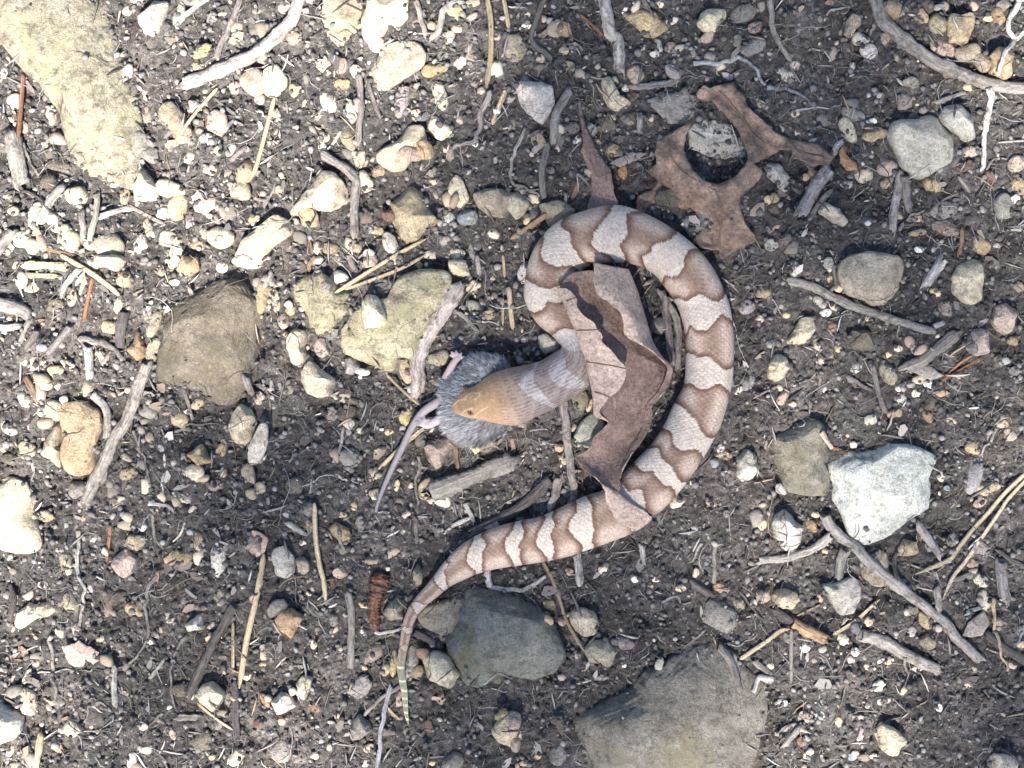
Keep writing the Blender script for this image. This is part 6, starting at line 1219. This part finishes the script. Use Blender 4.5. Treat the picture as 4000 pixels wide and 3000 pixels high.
def patch(rows, nu, nv, wob, seed):
    rg = np.random.default_rng(seed)
    G = []
    for pts, zs in rows:
        s_ = S('B', pts); z = np.array(zs) * 0.001
        if len(rows) > 10:
            w = min(1.0, max(0.0, (z[4] - z[3]) / 0.008))
            rb = s_[4] * 0.42 + s_[3] * 0.58; s_ = np.insert(s_, 4, rb, 0); z = np.insert(z, 4, z[4] * (0.42 + 0.5 * w) + z[3] * (0.58 - 0.5 * w))
        x, y = W(s_[:, 0], s_[:, 1], z); G.append(np.stack([x, y, z], 1))
    G = np.array(G)
    def cr(P, n):                                       # uniform catmull-rom along axis 0
        t = np.linspace(0, len(P) - 1, n); i = np.clip(t.astype(int), 0, len(P) - 2); u = (t - i).reshape(-1, *([1] * (P.ndim - 1)))
        p0 = P[np.maximum(i - 1, 0)]; p1 = P[i]; p2 = P[i + 1]; p3 = P[np.minimum(i + 2, len(P) - 1)]
        return 0.5 * (2 * p1 + (p2 - p0) * u + (2 * p0 - 5 * p1 + 4 * p2 - p3) * u * u + (3 * p1 - p0 - 3 * p2 + p3) * u ** 3)
    A = cr(G, nu); A = np.swapaxes(cr(np.swapaxes(A, 0, 1), nv), 0, 1)
    nz = smooth1(rg.normal(0, 1, (nu, nv)), 9); nz = smooth1(nz.T.copy(), 7).T
    A[..., 2] += wob * nz
    ed = smooth1(rg.normal(0, 1, (nu, 4)), 7) * 0.0006
    for q, wt in ((0, 1.0), (1, 0.6), (2, 0.3)):
        A[:, q, :2] += ed[:, :2] * wt; A[:, -1 - q, :2] += ed[:, 2:] * wt
    return A
def grid_faces(nu, nv, off=0, flip=False):
    i, j = np.meshgrid(np.arange(nu - 1), np.arange(nv - 1), indexing='ij'); q = (i * nv + j).ravel() + off
    f = np.stack([q, q + nv, q + nv + 1, q + 1], 1)
    return f[:, ::-1] if flip else f
A1 = patch(RL, 150, 61, 0.0005, 1); A2 = patch(LOBE, 46, 31, 0.0003, 2)
LV = np.concatenate([A1.reshape(-1, 3), A2.reshape(-1, 3)])
LFc = np.concatenate([grid_faces(150, 61), grid_faces(46, 31, 150 * 61, True)])
leaf = mesh_obj('rolled_leaf', LV, LFc, [MAT_LEAF['inner'], MAT_LEAF['outer']], loc=tuple(LV.mean(0)))
so = leaf.modifiers.new('thickness', 'SOLIDIFY'); so.thickness = 0.0003; so.offset = -1; so.material_offset = 1
tag(leaf, 'long dry leaf rolled into a scroll, brown inside and pale outside, lying over the snake', 'leaf')
# thin veins on its pale fold
for tile, pts in (('C', [(470,155),(640,180),(850,222)]), ('C', [(545,445),(620,465),(705,500)]), ('B', [(620,1256),(730,1252),(850,1246)]), ('B', [(520,975),(570,955),(618,935)])):
    src = catmull(S(tile, pts), 14); path = []
    fl = A1[:, :22].reshape(-1, 3); fp = np.stack([fl[:, 0] / (K * (CAMH - fl[:, 2]) / CAMH) + 2000, 1500 - fl[:, 1] / (K * (CAMH - fl[:, 2]) / CAMH)], 1)
    for p in src:
        k = np.argsort(np.linalg.norm(fp - p, axis=1))[:6]; z = fl[k, 2].max() + 0.00035; path.append((*W(p[0], p[1], z), z))
    path = np.array(path); path[:, 2] = smooth1(path[:, 2], 5)
    V, F, uvv = tube(path, np.linspace(0.00022, 0.00014, 14), 6)
    vo = mesh_obj('vein', V, F, MAT_TWIG, parent=leaf, loc=tuple(path[7]), uvs=uvv); vo.color = (0.30, 0.17, 0.11, 1)
# ------------------------------------------------------------------ unseen bough, added between sun and ground to dim the sunlight
bz = Vector((0, 0, 0)) + sun_dir * 6.0
e1 = Vector((1, 0, 0)); e1 = (e1 - sun_dir * e1.dot(sun_dir)).normalized(); e2 = sun_dir.cross(e1)
if e2.y < 0: e2 = -e2
bough = bpy.data.objects.new('added_shade_bough', None); COL.objects.link(bough); bough.location = bz
tag(bough, 'unseen leafy bough added between the sun and the ground for shade', 'bough')
rgb_ = np.random.default_rng(61)
lv, lf_, n = [], [], 0
sinel = math.sin(SUN_EL)
def shade_density(x, y):
    """how leafy the bough is above ground point x, y: open towards the upper left"""
    xb = float(np.interp(y, [-0.135, -0.06, -0.028, 0.037, 0.135], [-0.115, -0.125, -0.135, -0.066, 0.005]))
    return 0.85 * float(sst(xb - 0.045, xb + 0.04, np.array(x)))
while n < 2250:
    gx_, gy_ = rgb_.uniform(-0.6, 0.75), rgb_.uniform(-0.6, 0.6)
    if rgb_.random() > shade_density(gx_, gy_): continue
    depth = rgb_.uniform(-0.25, 0.25)
    c = bz + Vector((gx_, gy_, 0)) + sun_dir * depth
    a = Vector(rgb_.normal(0, 1, 3)).normalized(); b = a.orthogonal().normalized(); cc_ = a.cross(b)
    L_, w_ = rgb_.uniform(0.018, 0.03), rgb_.uniform(0.011, 0.016)
    k = len(lv)
    for (p, q) in ((-1, 0), (-0.4, 0.85), (0.4, 0.8), (1, 0), (0.4, -0.8), (-0.4, -0.85)):
        lv.append((c - bz) + b * (p * L_) + cc_ * (q * w_) + a * (0.15 * w_ * abs(q)))
    lf_.append(list(range(k, k + 6))); n += 1
leafm = leaf_material('shade_bough_leaves', (0.07, 0.10, 0.035), (0.05, 0.07, 0.025), (0.1, 0.13, 0.05), 40)
fo = mesh_obj('shade_foliage', [list(v) for v in lv], lf_, leafm, smooth=False); fo.parent = bough
bp = np.array([[0.95, -0.2, 0.1], [0.55, -0.05, 0.0], [0.25, 0.02, 0.0], [-0.02, 0.08, 0.02]])
V, F, uvb = tube(catmull(bp, 24), np.linspace(0.018, 0.005, 24), 9, 1, 0.04)
lo = mesh_obj('shade_limb', V, F, MAT_TWIG, uvs=uvb); lo.parent = bough; lo.color = (0.16, 0.13, 0.11, 1)

# ------------------------------------------------------------------ two look-alikes at one spot: say which is the bigger
def pair_up():
    seen = {}
    for o in scene.objects:
        if o.parent is None and 'label' in o: seen.setdefault(o['label'], []).append(o)
    for lab, os_ in seen.items():
        if len(os_) != 2: continue
        d = [max(o.dimensions[:2]) if max(o.dimensions) > 0 else 0 for o in os_]
        a, b = (os_ if d[0] >= d[1] else os_[::-1])
        if max(d) < 1.12 * min(d): continue
        w = ('longer', 'shorter') if a.name.split('.')[0] in ('stick', 'twig', 'root', 'pine_needle', 'wood_piece', 'branch') else ('bigger', 'smaller')
        a['label'] = lab + ', the %s of two' % w[0]; b['label'] = lab + ', the %s of two' % w[1]
bpy.context.view_layer.update()
pair_up()
